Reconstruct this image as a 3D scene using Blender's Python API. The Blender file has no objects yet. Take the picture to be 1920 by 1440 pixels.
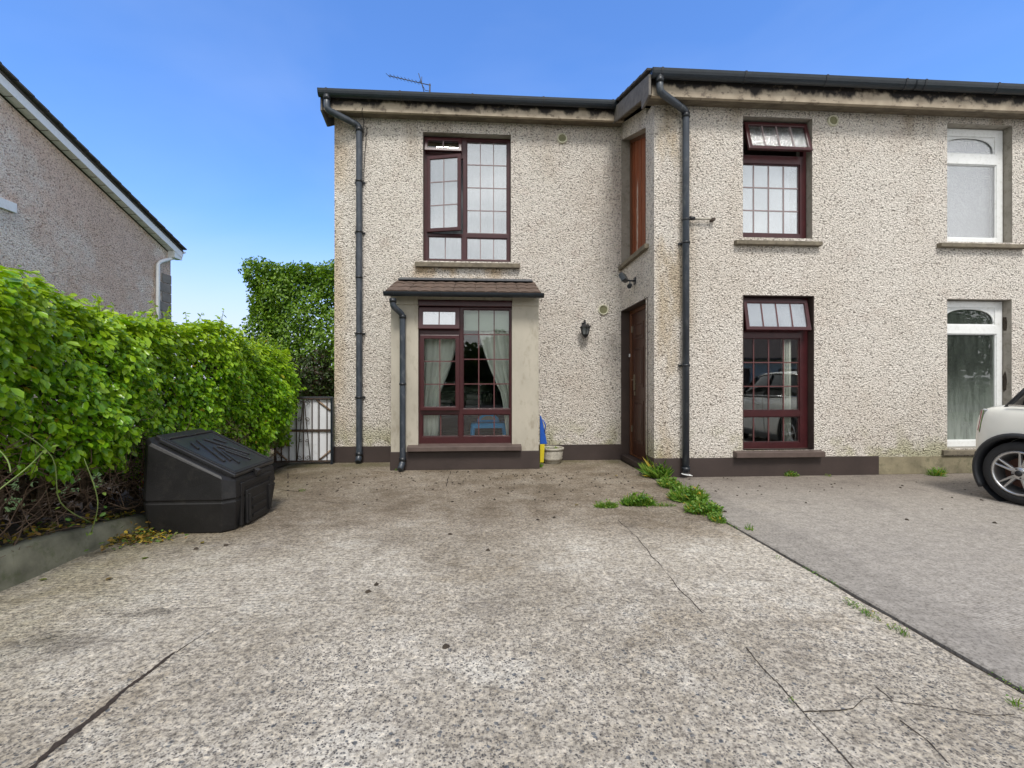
import bpy, bmesh, math, random
import numpy as np
from mathutils import Vector, Matrix
random.seed(7); rng = np.random.default_rng(11)
R = math.radians
SC = bpy.context.scene
COL = SC.collection

# ------------------------------------------------------------------ camera, sky, sun, exposure
H = 1.196                      # eye height
PSI = math.atan(55/853.33)     # the camera looks a little to the right of the wall's normal
FP = 853.33
cd = bpy.data.cameras.new('camera'); cam = bpy.data.objects.new('camera', cd); COL.objects.link(cam)
cam.location = (0, 0, H); cam.rotation_euler = (R(90), 0, -PSI)
cd.lens = 16; cd.sensor_width = 36; cd.clip_start = .05; cd.clip_end = 3000
SC.camera = cam

SUN_EL, SUN_AZ = 54, 176       # azimuth clockwise from +Y: behind the camera, a little left
world = bpy.data.worlds.new('World'); SC.world = world; world.use_nodes = True
wn = world.node_tree; wn.nodes.clear()
def WN(t, **k):
    n = wn.nodes.new(t)
    for a, b in k.items(): setattr(n, a, b)
    return n
sky = WN('ShaderNodeTexSky', sky_type='NISHITA', sun_disc=False, sun_elevation=R(SUN_EL), sun_rotation=R(SUN_AZ))
sky.air_density = 1.25; sky.dust_density = 1.2; sky.ozone_density = 3.2
tc = WN('ShaderNodeTexCoord'); sep = WN('ShaderNodeSeparateXYZ')
wn.links.new(tc.outputs['Generated'], sep.inputs[0])
noi = WN('ShaderNodeTexNoise'); noi.inputs['Scale'].default_value = 1.7; noi.inputs['Detail'].default_value = 5
noi.inputs['Roughness'].default_value = .5; noi.inputs['Distortion'].default_value = .4
mp = WN('ShaderNodeMapping'); mp.inputs['Scale'].default_value = (1, 1, 2.2)
wn.links.new(tc.outputs['Generated'], mp.inputs[0]); wn.links.new(mp.outputs[0], noi.inputs['Vector'])
cov = WN('ShaderNodeMapRange', interpolation_type='SMOOTHSTEP')        # clear ahead, cloud bank behind the camera
cov.inputs['From Min'].default_value = .42; cov.inputs['From Max'].default_value = -.25
wn.links.new(sep.outputs['Y'], cov.inputs['Value'])
crp = WN('ShaderNodeValToRGB'); crp.color_ramp.elements[0].position = .32; crp.color_ramp.elements[1].position = .68
crp.color_ramp.elements[0].color = (4.2, 4.5, 4.9, 1); crp.color_ramp.elements[1].color = (9.6, 9.7, 9.8, 1)
cz1 = WN('ShaderNodeMapRange'); cz1.inputs['From Min'].default_value = .12; cz1.inputs['From Max'].default_value = .5     # bank is brightest low down
cz1.inputs['To Min'].default_value = .16; cz1.inputs['To Max'].default_value = -.14; wn.links.new(sep.outputs['Z'], cz1.inputs['Value'])
cz2 = WN('ShaderNodeMath', operation='ADD'); wn.links.new(noi.outputs['Fac'], cz2.inputs[0]); wn.links.new(cz1.outputs[0], cz2.inputs[1])
wn.links.new(cz2.outputs[0], crp.inputs[0])
# thin whitish veil in the part of the sky in view
veil = WN('ShaderNodeMapRange'); veil.inputs['From Min'].default_value = .45; veil.inputs['From Max'].default_value = .8
veil.inputs['To Max'].default_value = .07
wn.links.new(noi.outputs['Fac'], veil.inputs['Value'])
gam = WN('ShaderNodeMix', data_type='RGBA', blend_type='MULTIPLY'); gam.inputs[0].default_value = 1
SKYMUL = gam.inputs[7]; SKYMUL.default_value = (.74, 1.08, 1.60, 1)
wn.links.new(sky.outputs[0], gam.inputs[6])
mx0 = WN('ShaderNodeMix', data_type='RGBA'); wn.links.new(veil.outputs[0], mx0.inputs[0])
wn.links.new(gam.outputs[2], mx0.inputs[6]); mx0.inputs[7].default_value = (8, 8.4, 9, 1)
hzn = WN('ShaderNodeMapRange', interpolation_type='SMOOTHSTEP')        # paler towards the horizon all round
hzn.inputs['From Min'].default_value = .33; hzn.inputs['From Max'].default_value = .0; hzn.inputs['To Max'].default_value = .85
wn.links.new(sep.outputs['Z'], hzn.inputs['Value'])
mxh = WN('ShaderNodeMix', data_type='RGBA'); wn.links.new(hzn.outputs[0], mxh.inputs[0])
wn.links.new(mx0.outputs[2], mxh.inputs[6]); mxh.inputs[7].default_value = (5.3, 5.15, 6.2, 1)
mx1 = WN('ShaderNodeMix', data_type='RGBA'); wn.links.new(cov.outputs[0], mx1.inputs[0])
wn.links.new(mxh.outputs[2], mx1.inputs[6]); wn.links.new(crp.outputs[0], mx1.inputs[7])
bg = WN('ShaderNodeBackground'); bg.inputs[1].default_value = .10
wo = WN('ShaderNodeOutputWorld')
wn.links.new(mx1.outputs[2], bg.inputs[0]); wn.links.new(bg.outputs[0], wo.inputs[0])

sl = bpy.data.lights.new('sun', 'SUN'); sl.energy = 1.75; sl.angle = R(16); sl.color = (1, .96, .9)
so = bpy.data.objects.new('sun', sl); COL.objects.link(so)
sd = Vector((math.sin(R(SUN_AZ))*math.cos(R(SUN_EL)), math.cos(R(SUN_AZ))*math.cos(R(SUN_EL)), math.sin(R(SUN_EL))))
so.rotation_euler = sd.to_track_quat('Z', 'Y').to_euler(); so.location = (0, 0, 30)

SC.view_settings.view_transform = 'Standard'; SC.view_settings.look = 'None'
SC.view_settings.gamma = 1; SC.view_settings.use_curve_mapping = False
SC.view_settings.exposure = .80

# ------------------------------------------------------------------ survey helpers: bearing and elevation to a plane
cs, sn = math.cos(PSI), math.sin(PSI)
def P(px, py, D):              # on the plane Y = D  -> (X, Z)
    a = (px-960)/FP; X = D*(a*cs+sn)/(cs-a*sn); zc = X*sn+D*cs
    return X, H-(py-720)/FP*zc
def PX(px, D): return P(px, 720, D)[0]
def PZ(px, py, D): return P(px, py, D)[1]
def QY(px, X):                 # on the plane X = const -> Y
    a = (px-960)/FP; return X*(cs-a*sn)/(a*cs+sn)
def QZ(px, py, X):
    return P(px, py, QY(px, X))[1]
def G(px, py, z=0):            # on the ground -> (X, Y)
    zc = (H-z)*FP/(py-720); xc = (px-960)/FP*zc
    return xc*cs+zc*sn, -xc*sn+zc*cs

# ------------------------------------------------------------------ materials
MATS = {}
class NT:
    def __init__(s, name):
        s.m = bpy.data.materials.new(name); s.m.use_nodes = True; s.t = s.m.node_tree; s.t.nodes.clear()
        s.out = s.n('ShaderNodeOutputMaterial'); s.b = s.n('ShaderNodeBsdfPrincipled')
        s.l(s.b.outputs[0], s.out.inputs[0]); s.pos = s.n('ShaderNodeNewGeometry').outputs['Position']
        MATS[name] = s.m
    def n(s, t, **k):
        n = s.t.nodes.new(t)
        for a, b in k.items(): setattr(n, a, b)
        return n
    def l(s, a, b): s.t.links.new(a, b)
    def noise(s, scale, detail=4, rough=.55, dist=0, stretch=None, vec=None, offset=None):
        v = vec or s.pos
        if stretch or offset:
            m = s.n('ShaderNodeMapping'); m.inputs['Scale'].default_value = stretch or (1, 1, 1)
            if offset: m.inputs['Location'].default_value = offset
            s.l(v, m.inputs[0]); v = m.outputs[0]
        n = s.n('ShaderNodeTexNoise'); n.inputs['Scale'].default_value = scale; n.inputs['Detail'].default_value = detail
        n.inputs['Roughness'].default_value = rough; n.inputs['Distortion'].default_value = dist
        s.l(v, n.inputs['Vector']); return n.outputs['Fac']
    def voro(s, scale, feature='F1', rand=1, out='Distance', stretch=None):
        v = s.pos
        if stretch:
            m = s.n('ShaderNodeMapping'); m.inputs['Scale'].default_value = stretch; s.l(v, m.inputs[0]); v = m.outputs[0]
        n = s.n('ShaderNodeTexVoronoi', feature=feature); n.inputs['Scale'].default_value = scale; n.inputs['Randomness'].default_value = rand
        s.l(v, n.inputs['Vector']); return n.outputs[out]
    def ramp(s, fac, *stops, interp='LINEAR'):
        r = s.n('ShaderNodeValToRGB'); cr = r.color_ramp; cr.interpolation = interp
        while len(cr.elements) < len(stops): cr.elements.new(.5)
        for e, (p, c) in zip(cr.elements, stops):
            e.position = p; e.color = (c, c, c, 1) if isinstance(c, (int, float)) else (*c, 1)
        s.l(fac, r.inputs[0]); return r.outputs[0]
    def mix(s, fac, a, b, mode='MIX'):
        m = s.n('ShaderNodeMix', data_type='RGBA', blend_type=mode)
        for i, v in ((0, fac), (6, a), (7, b)):
            if isinstance(v, (int, float)): m.inputs[i].default_value = v if i == 0 else (v, v, v, 1)
            elif isinstance(v, tuple): m.inputs[i].default_value = (*v, 1)
            else: s.l(v, m.inputs[i])
        return m.outputs[2]
    def math(s, op, a, b=0, c=None, clamp=False):
        m = s.n('ShaderNodeMath', operation=op, use_clamp=clamp)
        for i, v in enumerate((a, b) if c is None else (a, b, c)):
            if isinstance(v, (int, float)): m.inputs[i].default_value = v
            else: s.l(v, m.inputs[i])
        return m.outputs[0]
    def rng(s, v, a, b, c=0, d=1, smooth=True):
        m = s.n('ShaderNodeMapRange', interpolation_type='SMOOTHSTEP' if smooth else 'LINEAR')
        for i, x in enumerate((a, b, c, d)): m.inputs[i+1].default_value = x
        s.l(v, m.inputs[0]); return m.outputs[0]
    def xyz(s):
        q = s.n('ShaderNodeSeparateXYZ'); s.l(s.pos, q.inputs[0]); return q.outputs
    def bump(s, h, strength=.5, dist=.01, prev=None):
        b = s.n('ShaderNodeBump'); b.inputs['Strength'].default_value = strength; b.inputs['Distance'].default_value = dist
        s.l(h, b.inputs['Height'])
        if prev: s.l(prev, b.inputs['Normal'])
        return b.outputs[0]
    def fin(s, col, rough=.8, normal=None, spec=.5, metal=0):
        if isinstance(col, tuple): s.b.inputs['Base Color'].default_value = (*col, 1)
        else: s.l(col, s.b.inputs['Base Color'])
        if isinstance(rough, (int, float)): s.b.inputs['Roughness'].default_value = rough
        else: s.l(rough, s.b.inputs['Roughness'])
        s.b.inputs['Specular IOR Level'].default_value = spec; s.b.inputs['Metallic'].default_value = metal
        if normal: s.l(normal, s.b.inputs['Normal'])
        return s.m
def simple(name, c, rough=.6, var=.25, scale=9, bump=.15, bscale=60, spec=.5, metal=0, dirt=None, stretch=None):
    t = NT(name); n = t.noise(scale, 5, .6, stretch=stretch)
    col = t.mix(t.ramp(n, (.3, 0.0), (.7, 1.0)), tuple(x*(1-var) for x in c), tuple(min(1, x*(1+var)) for x in c))
    if dirt:
        d = t.ramp(t.noise(scale*2.7, 6, .7, stretch=stretch), (.52, 0.0), (.7, 1.0)); col = t.mix(t.math('MULTIPLY', d, .7), col, dirt)
    return t.fin(col, rough, t.bump(t.noise(bscale, 4), bump, .004), spec, metal)

def roughcast(name, light, mid, dark, scale=34, patch=None, house=True):
    t = NT(name)
    warp = t.n('ShaderNodeVectorMath', operation='ADD')
    nz = t.n('ShaderNodeTexNoise'); nz.inputs['Scale'].default_value = scale*.5; nz.inputs['Detail'].default_value = 2; t.l(t.pos, nz.inputs['Vector'])
    sc = t.n('ShaderNodeVectorMath', operation='SCALE'); sc.inputs[3].default_value = .03; t.l(nz.outputs['Color'], sc.inputs[0])
    t.l(t.pos, warp.inputs[0]); t.l(sc.outputs[0], warp.inputs[1])
    mpn = t.n('ShaderNodeMapping'); mpn.inputs['Scale'].default_value = (1, 1, 1.15); t.l(warp.outputs[0], mpn.inputs[0])
    v = t.n('ShaderNodeTexVoronoi', feature='F1'); v.inputs['Scale'].default_value = scale*1.15; t.l(mpn.outputs[0], v.inputs['Vector'])
    n1 = t.noise(scale*1.25, 3, .6, .4, vec=mpn.outputs[0])
    n2 = t.noise(scale*3, 2, .6)
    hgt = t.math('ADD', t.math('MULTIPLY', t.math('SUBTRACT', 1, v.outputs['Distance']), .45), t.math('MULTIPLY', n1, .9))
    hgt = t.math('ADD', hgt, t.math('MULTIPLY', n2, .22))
    # pits of the dash coloured darker, painting in shade the bump gives too weakly
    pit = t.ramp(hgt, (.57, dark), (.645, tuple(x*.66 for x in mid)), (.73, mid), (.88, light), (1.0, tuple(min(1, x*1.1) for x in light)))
    big = t.noise(1.1, 5, .6)
    col = t.mix(t.ramp(big, (.35, 0.0), (.7, .34)), pit, tuple(x*.62 for x in mid), 'MULTIPLY') if False else t.mix(t.rng(big, .42, .75, 0, .38), pit, t.mix(1.0, pit, (.78, .72, .66), 'MULTIPLY'))
    med = t.noise(3.7, 5, .62, offset=(3, 1, 7))
    col = t.mix(t.rng(med, .5, .8, 0, .6), col, t.mix(1.0, col, (.80, .74, .72), 'MULTIPLY'))
    if patch:
        pn = t.noise(.55, 4, .6, offset=(1, 4, 2)); col = t.mix(t.rng(t.math('ADD', pn, t.math('MULTIPLY', med, .35)), .52, .78, 0, 1), col, t.mix(1.0, col, patch, 'MULTIPLY'))
    if house:
        x, y, z = t.xyz()
        # weather streaks below the eaves, ochre and algae near corners and the foot of the wall
        st = t.noise(2.4, 4, .6, stretch=(1, 1, .16)); st = t.rng(st, .45, .7)
        eave = t.math('MULTIPLY', t.math('ADD', t.rng(z, 4.2, 5.2, 0, .6), t.math('MULTIPLY', t.rng(z, 4.35, 4.72, 0, .5), t.rng(y, 6.4, 6.0))), st)
        col = t.mix(eave, col, t.mix(1.0, col, (.62, .56, .48), 'MULTIPLY'))
        foot = t.math('MULTIPLY', t.rng(z, .75, .25), t.rng(t.noise(2.6, 4), .42, .62))
        col = t.mix(t.math('MULTIPLY', foot, .8), col, t.mix(1.0, col, (.60, .62, .42), 'MULTIPLY'))
        edge = t.math('MULTIPLY', t.rng(x, -1.8, -2.25), t.rng(t.noise(1.4, 4, stretch=(1, 1, .5)), .35, .6))
        col = t.mix(t.math('MULTIPLY', edge, .8), col, t.mix(1.0, col, (.74, .64, .50), 'MULTIPLY'))
        rc = t.math('MULTIPLY', t.math('MULTIPLY', t.rng(x, 2.15, 2.3), t.rng(x, 2.85, 2.5)), t.rng(t.noise(2.2, 5, stretch=(1, 1, .4)), .42, .62))
        col = t.mix(rc, col, t.mix(1.0, col, (.74, .67, .56), 'MULTIPLY'))
        sl1 = t.math('MULTIPLY', t.math('MULTIPLY', t.rng(z, 2.70, 2.98), t.rng(z, 3.06, 2.99)), t.math('MULTIPLY', t.rng(x, -1.2, -.95), t.rng(x, .45, .2)))
        col = t.mix(t.math('MULTIPLY', sl1, t.rng(t.noise(3.5, 4), .36, .6, 0, .85)), col, t.mix(1.0, col, (.72, .56, .36), 'MULTIPLY'))
    return t.fin(col, .92, t.bump(hgt, 1.0, .052), .2)

M = {}
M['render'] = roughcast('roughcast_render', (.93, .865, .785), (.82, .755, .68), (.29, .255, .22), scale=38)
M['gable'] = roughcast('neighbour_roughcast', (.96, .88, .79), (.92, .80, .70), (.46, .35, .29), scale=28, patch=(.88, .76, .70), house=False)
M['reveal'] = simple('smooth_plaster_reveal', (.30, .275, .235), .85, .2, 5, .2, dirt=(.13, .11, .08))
M['pier'] = simple('smooth_buff_plaster', (.43, .395, .325), .85, .12, 3, .15, dirt=(.27, .235, .175), stretch=(1, 1, .5))
M['plinth'] = simple('brown_plinth_paint', (.046, .032, .028), .6, .22, 2.5, .3, 30)
M['brownrev'] = simple('brown_reveal_paint', (.052, .035, .029), .6, .2, 4, .2)
M['barearcade'] = simple('bare_plinth', (.23, .20, .13), .9, .35, 4, .3, dirt=(.08, .085, .045))
M['stonesill'] = simple('weathered_concrete_sill', (.17, .145, .105), .9, .35, 8, .6, 50, dirt=(.05, .045, .03))
M['brownsill'] = simple('brown_painted_sill', (.098, .070, .060), .55, .2, 8, .2)
M['maroon'] = simple('maroon_frame', (.050, .011, .013), .32, .2, 12, .05, dirt=(.05, .012, .012))
M['bar'] = simple('glazing_bar_maroon', (.11, .038, .038), .4, .1)
M['greybar'] = simple('glazing_bar_faded', (.26, .20, .20), .4, .1)
M['white'] = simple('white_upvc', (.78, .79, .78), .3, .04, 8, .03, dirt=(.6, .6, .56))
M['bead'] = simple('dark_gasket', (.015, .015, .016), .5, .1)
M['gutter'] = simple('black_gutter', (.010, .016, .023), .34, .3, 7, .1, dirt=(.022, .030, .036), stretch=(1, 4, 4))
M['pipe'] = simple('slate_grey_downpipe', (.040, .050, .066), .38, .3, 5, .08, dirt=(.13, .14, .15), stretch=(1, 1, .5))
M['pipejoint'] = simple('pipe_joint_black', (.014, .017, .022), .4, .2)
M['cable'] = simple('black_cable', (.012, .012, .013), .6, .1)
M['lead'] = simple('lead_flashing', (.055, .058, .066), .5, .25, 12, .3)
M['stained'] = simple('stained_door_wood', (.060, .022, .012), .35, .45, 6, .25, 40, stretch=(4, 4, .5))
M['doorframe'] = simple('door_frame_wood', (.12, .044, .017), .4, .4, 7, .2, 40, stretch=(4, 4, .4))
M['brass'] = simple('tarnished_brass', (.42, .37, .27), .35, .2, metal=.9)
M['blackmetal'] = simple('black_iron', (.012, .012, .014), .45, .2)
M['lampglass'] = simple('lantern_glass', (.16, .17, .17), .1, .1)
M['ventplastic'] = simple('cream_vent_plastic', (.60, .58, .44), .5, .08)
M['ventmesh'] = simple('vent_mesh', (.24, .235, .13), .7, .2)
M['blackplastic'] = simple('black_bunker_plastic', (.015, .0145, .015), .48, .25, 4, .35, 140, spec=.35, dirt=(.030, .028, .026))
M['lidplastic'] = simple('shiny_bunker_lid', (.022, .022, .024), .30, .25, 4, .2, 140, spec=.5, dirt=(.035, .034, .032))
M['rust'] = simple('rusty_gate_iron', (.055, .038, .03), .75, .5, 20, .3, dirt=(.12, .06, .035))
M['panelwhite'] = simple('white_gate_sheet', (.66, .67, .69), .6, .08, 3, .1, dirt=(.45, .46, .44))
M['oldwood'] = simple('old_timber', (.27, .19, .13), .85, .35, 12, .4, stretch=(3, 3, .7))
M['soil'] = simple('dark_soil', (.045, .034, .024), .95, .5, 30, .8, 80)
M['bark'] = simple('hedge_bark', (.12, .085, .058), .9, .45, 20, .6, 90)
M['twig'] = simple('dry_twigs', (.15, .10, .065), .9, .4, 14, .4)
M['greenstem'] = simple('green_stem', (.16, .22, .06), .6, .25, 14, .2)
M['tileb'] = simple('brown_roof_tile', (.105, .07, .052), .85, .35, 9, .6, 70, dirt=(.05, .045, .035))
M['tileg'] = simple('grey_roof_tile', (.075, .068, .062), .85, .35, 9, .6, 70)
M['verge'] = simple('grey_verge_board', (.15, .135, .12), .85, .3, 8, .3, dirt=(.06, .055, .05))
M['quoin'] = simple('grey_quoin', (.24, .21, .18), .9, .25, 6, .4)
M['room'] = simple('room_wall', (.30, .27, .22), .9, .1)
M['roomdark'] = simple('room_floor', (.08, .05, .035), .7, .2)
M['curtain'] = simple('cream_curtain', (.80, .82, .74), .9, .05, 3, .05)
M['blind'] = simple('white_roller_blind', (.48, .50, .53), .85, .04, 3, .03)
M['netgrey'] = simple('grey_net', (.26, .28, .29), .9, .05, 3, .03)
M['paleblind'] = simple('pale_green_blind', (.52, .60, .50), .85, .05, 3, .03)
M['bluep'] = simple('blue_plastic', (.02, .42, .90), .35, .08)
M['navyp'] = simple('royal_blue_plastic', (.01, .085, .42), .4, .1)
M['yellowp'] = simple('yellow_plastic', (.62, .50, .02), .4, .1)
M['orangep'] = simple('orange_plastic', (.55, .085, .02), .45, .15)
M['sofa'] = simple('plum_upholstery', (.035, .012, .022), .9, .2)
M['whitecloth'] = simple('white_cloth', (.62, .60, .60), .9, .15, 14)
M['pot'] = simple('stone_pot', (.42, .39, .33), .85, .25, 18, .5, dirt=(.17, .15, .11))
M['paint'] = simple('cream_car_paint', (.82, .81, .74), .22, .02, 3, .0)
M['paint'].node_tree.nodes['Principled BSDF'].inputs['Coat Weight'].default_value = .6
M['cladding'] = simple('black_arch_cladding', (.022, .024, .028), .55, .12)
M['rubber'] = simple('tyre_rubber', (.020, .020, .021), .8, .15, 12, .3)
M['alloy'] = simple('silver_alloy', (.62, .62, .62), .28, .06, metal=.85)
M['chrome'] = simple('chrome', (.7, .7, .7), .12, .03, metal=1)
M['carglass'] = simple('dark_car_glass', (.012, .014, .015), .04, .1)
M['disc'] = simple('rusty_brake_disc', (.10, .045, .03), .6, .3, metal=.5)
M['redlens'] = simple('red_tail_lens', (.25, .01, .01), .15, .1)
M['clearlens'] = simple('clear_headlamp', (.5, .5, .52), .1, .1)
M['asphalt'] = simple('road_asphalt', (.05, .05, .05), .9, .3, 12, .6, 90)
M['tar'] = simple('tar_in_crack', (.035, .024, .018), .95, .5, 60, .9, 120)
M['palewall'] = simple('pale_painted_wall', (.52, .48, .40), .9, .1)
M['brownwood'] = simple('brown_garage_board', (.11, .05, .03), .6, .25, stretch=(6, 6, .5))

def boarded():
    t = NT('weathered_red_brown_board')
    n = t.noise(7, 6, .65, stretch=(6, 6, .35))
    col = t.ramp(n, (.3, (.12, .030, .010)), (.7, (.33, .090, .032)))
    x, y, z = t.xyz()
    # two ragged runs of pale filler down the middle of the board
    w = t.math('MULTIPLY', t.math('SUBTRACT', t.noise(5, 3), .5), .05)
    yy = t.math('ADD', y, w)
    l1 = t.rng(t.math('ABSOLUTE', t.math('SUBTRACT', yy, 6.78)), .045, .018)
    sp = t.rng(t.noise(16, 4, .7, stretch=(2, 2, .5)), .38, .50)
    zz = t.math('MULTIPLY', t.rng(z, 3.1, 3.3), t.rng(z, 4.35, 4.1))
    col = t.mix(t.math('MULTIPLY', t.math('MULTIPLY', l1, sp), zz), col, (.55, .48, .42))
    return t.fin(col, .5, t.bump(n, .3, .004))
M['board'] = boarded()

def fascia_mat():
    t = NT('stained_concrete_fascia')
    x, y, z = t.xyz()
    base = t.ramp(t.noise(6, 5), (.3, (.30, .25, .19)), (.7, (.46, .39, .30)))
    # soot-black growth hanging down from the gutter in tongues
    hang = t.noise(3.2, 4, .65, stretch=(1, 1, .6))
    blot = t.noise(9, 3, .6, stretch=(1, 1, 1.3))
    # height within whichever eaves this is (two eaves heights)
    top = t.mix(t.rng(y, 6.3, 6.4, smooth=False), 4.96, 5.42)
    h = t.math('SUBTRACT', top, z)
    m = t.math('ADD', t.math('MULTIPLY', t.math('SUBTRACT', hang, .5), .42), t.math('SUBTRACT', .11, h))
    col = t.mix(t.rng(m, -.02, .05), base, (.028, .025, .024))
    col = t.mix(t.rng(blot, .56, .68, 0, .75), col, (.13, .105, .085))
    return t.fin(col, .9, t.bump(t.noise(50), .4, .004), .2)
M['fascia'] = fascia_mat()
M['soffit'] = simple('grimy_soffit', (.15, .125, .09), .95, .4, 5, .4, dirt=(.06, .052, .035), stretch=(1, 3, 1))

def concrete(kind):
    t = NT(kind+'_concrete')
    x, y, z = t.xyz()
    big = t.noise(.55, 5, .6); med = t.noise(2.3, 6, .65, offset=(5, 2, 0)); fine = t.noise(120, 3, .7)
    mott = t.noise(14, 5, .7, offset=(1, 7, 0))
    agg = t.n('ShaderNodeTexVoronoi', feature='F1'); agg.inputs['Scale'].default_value = 105
    wq = t.n('ShaderNodeTexNoise'); wq.inputs['Scale'].default_value = 55; wq.inputs['Detail'].default_value = 3; t.l(t.pos, wq.inputs['Vector'])
    wv_ = t.n('ShaderNodeVectorMath', operation='MULTIPLY_ADD'); t.l(wq.outputs['Color'], wv_.inputs[0]); wv_.inputs[1].default_value = (.014, .014, .014); t.l(t.pos, wv_.inputs[2])
    t.l(wv_.outputs[0], agg.inputs['Vector'])
    agg2 = t.n('ShaderNodeTexVoronoi', feature='F1'); agg2.inputs['Scale'].default_value = 36; t.l(wv_.outputs[0], agg2.inputs['Vector'])
    sc1 = t.n('ShaderNodeSeparateColor'); t.l(agg.outputs['Color'], sc1.inputs[0])
    sc2 = t.n('ShaderNodeSeparateColor'); t.l(agg2.outputs['Color'], sc2.inputs[0])
    if kind == 'drive':
        base = t.ramp(mott, (.25, (.27, .238, .192)), (.48, (.465, .42, .35)), (.75, (.655, .60, .515)))
        base = t.mix(t.rng(big, .38, .60), base, t.mix(1.0, base, (.74, .72, .69), 'MULTIPLY'))
        base = t.mix(t.rng(med, .52, .72, 0, .75), base, t.mix(1.0, base, (.62, .61, .61), 'MULTIPLY'))
        base = t.mix(t.rng(t.noise(1.9, 6, .75, offset=(9, 3, 1)), .52, .66, 0, .38), base, (.66, .63, .56))
        base = t.mix(t.rng(t.noise(1.3, 6, .72, offset=(2, 9, 4)), .55, .66, 0, .35), base, t.mix(1.0, base, (.74, .67, .56), 'MULTIPLY'))
        # exposed stones, worn bare in the tracks nearer the road
        worn = t.math('MULTIPLY', t.rng(t.math('ADD', y, t.math('MULTIPLY', med, 1.6)), 4.3, 2.6), t.rng(t.noise(1.2, 4, .6, offset=(2, 8, 3)), .30, .52, .45, 1))
        thr = t.math('MULTIPLY_ADD', sc1.outputs[2], .30, .18)
        stone = t.math('MULTIPLY', t.rng(t.math('SUBTRACT', agg.outputs['Distance'], thr), .05, -.05), t.rng(t.math('ADD', sc1.outputs[0], t.math('MULTIPLY', t.math('SUBTRACT', t.noise(1.8, 4, .6, offset=(4, 0, 6)), .5), 1.4)), .34, .38))
        stonecol = t.ramp(sc1.outputs[1], (0, (.085, .083, .082)), (.45, (.15, .14, .13)), (.75, (.24, .205, .17)), (1, (.12, .128, .135)))
        base = t.mix(t.math('MULTIPLY', stone, worn), base, stonecol)
        st2 = t.math('MULTIPLY', t.rng(agg2.outputs['Distance'], .34, .24), t.rng(sc2.outputs[0], .88, .90))
        base = t.mix(t.math('MULTIPLY', st2, worn), base, (.13, .135, .14))
        # film of dark grime near the house, olive algae along the hedge
        g1 = t.math('MULTIPLY', t.rng(t.math('ADD', y, t.math('MULTIPLY', big, 2.0)), 3.9, 5.2), t.rng(med, .3, .6, .6, 1))
        base = t.mix(t.math('MULTIPLY', g1, .85), base, t.mix(1.0, base, (.43, .375, .32), 'MULTIPLY'))
        g3 = t.math('MULTIPLY', t.rng(t.math('ADD', y, t.math('MULTIPLY', med, .9)), 6.8, 7.5), t.rng(t.noise(2, 4), .35, .6))
        base = t.mix(t.math('MULTIPLY', g3, .6), base, (.13, .125, .06))
        g2 = t.math('MULTIPLY', t.rng(t.math('ADD', x, t.math('MULTIPLY', med, .9)), -1.1, -2.3), t.rng(t.noise(3, 4, .6, offset=(4, 4, 4)), .35, .6, .4, 1))
        base = t.mix(t.math('MULTIPLY', g2, .75), base, t.mix(1.0, base, (.58, .57, .43), 'MULTIPLY'))
        # tamping ribs across the slab
        wv = t.n('ShaderNodeTexWave', wave_type='BANDS', bands_direction='Y'); wv.inputs['Scale'].default_value = 9.5
        wv.inputs['Distortion'].default_value = 1.6; wv.inputs['Detail'].default_value = 2; wv.inputs['Detail Scale'].default_value = 1.5; t.l(t.pos, wv.inputs['Vector'])
        ribs = t.math('MULTIPLY', wv.outputs['Fac'], t.math('MULTIPLY', t.rng(t.noise(.9, 3, offset=(8, 1, 1)), .38, .6, .25, .9), t.rng(t.math('SUBTRACT', t.math('ADD', y, t.math('MULTIPLY', med, 1.4)), t.math('MULTIPLY', x, .5)), 2.9, 4.2)))
        base = t.mix(t.math('MULTIPLY', ribs, .30), base, t.mix(1.0, base, (.62, .60, .57), 'MULTIPLY'))
        grit = t.noise(46, 4, .75, offset=(3, 1, 9)); grit2 = t.noise(90, 3, .7, offset=(6, 2, 2))
        base = t.mix(t.rng(grit, .51, .58, 0, .85), base, t.mix(1.0, base, (.46, .45, .45), 'MULTIPLY'))
        base = t.mix(t.rng(grit, .47, .40, 0, .7), base, t.mix(1.0, base, (1.42, 1.38, 1.30), 'MULTIPLY'))
        grit3 = t.noise(24, 5, .8, offset=(1, 6, 2))
        base = t.mix(t.rng(grit3, .51, .60, 0, .32), base, t.mix(1.0, base, (.55, .54, .54), 'MULTIPLY'))
        base = t.mix(t.rng(grit3, .47, .40, 0, .4), base, t.mix(1.0, base, (1.35, 1.32, 1.26), 'MULTIPLY'))
        base = t.mix(t.rng(grit2, .52, .62, 0, .55), base, t.mix(1.0, base, (.5, .5, .5), 'MULTIPLY'))
        # old oil/damp smudges
        for (sx, sy, rx, ry) in ((-1.95, 2.25, .38, .16), (-2.2, 2.05, .35, .10), (-1.75, 2.5, .28, .07)):
            dx = t.math('DIVIDE', t.math('SUBTRACT', x, sx), rx); dy = t.math('DIVIDE', t.math('SUBTRACT', y, sy), ry)
            d = t.math('ADD', t.math('ADD', t.math('MULTIPLY', dx, dx), t.math('MULTIPLY', dy, dy)), t.math('MULTIPLY', t.noise(7, 6, .8), 3.6))
            base = t.mix(t.rng(d, 2.4, 1.7, 0, .7), base, t.mix(1.0, base, (.42, .41, .40), 'MULTIPLY'))
        h = t.math('ADD', t.math('MULTIPLY', mott, .5), t.math('ADD', t.math('MULTIPLY', ribs, .35), t.math('MULTIPLY', stone, .25)))
        h = t.math('ADD', h, t.math('MULTIPLY', fine, .3))
        return t.fin(base, .9, t.bump(h, .7, .008), .25)
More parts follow.
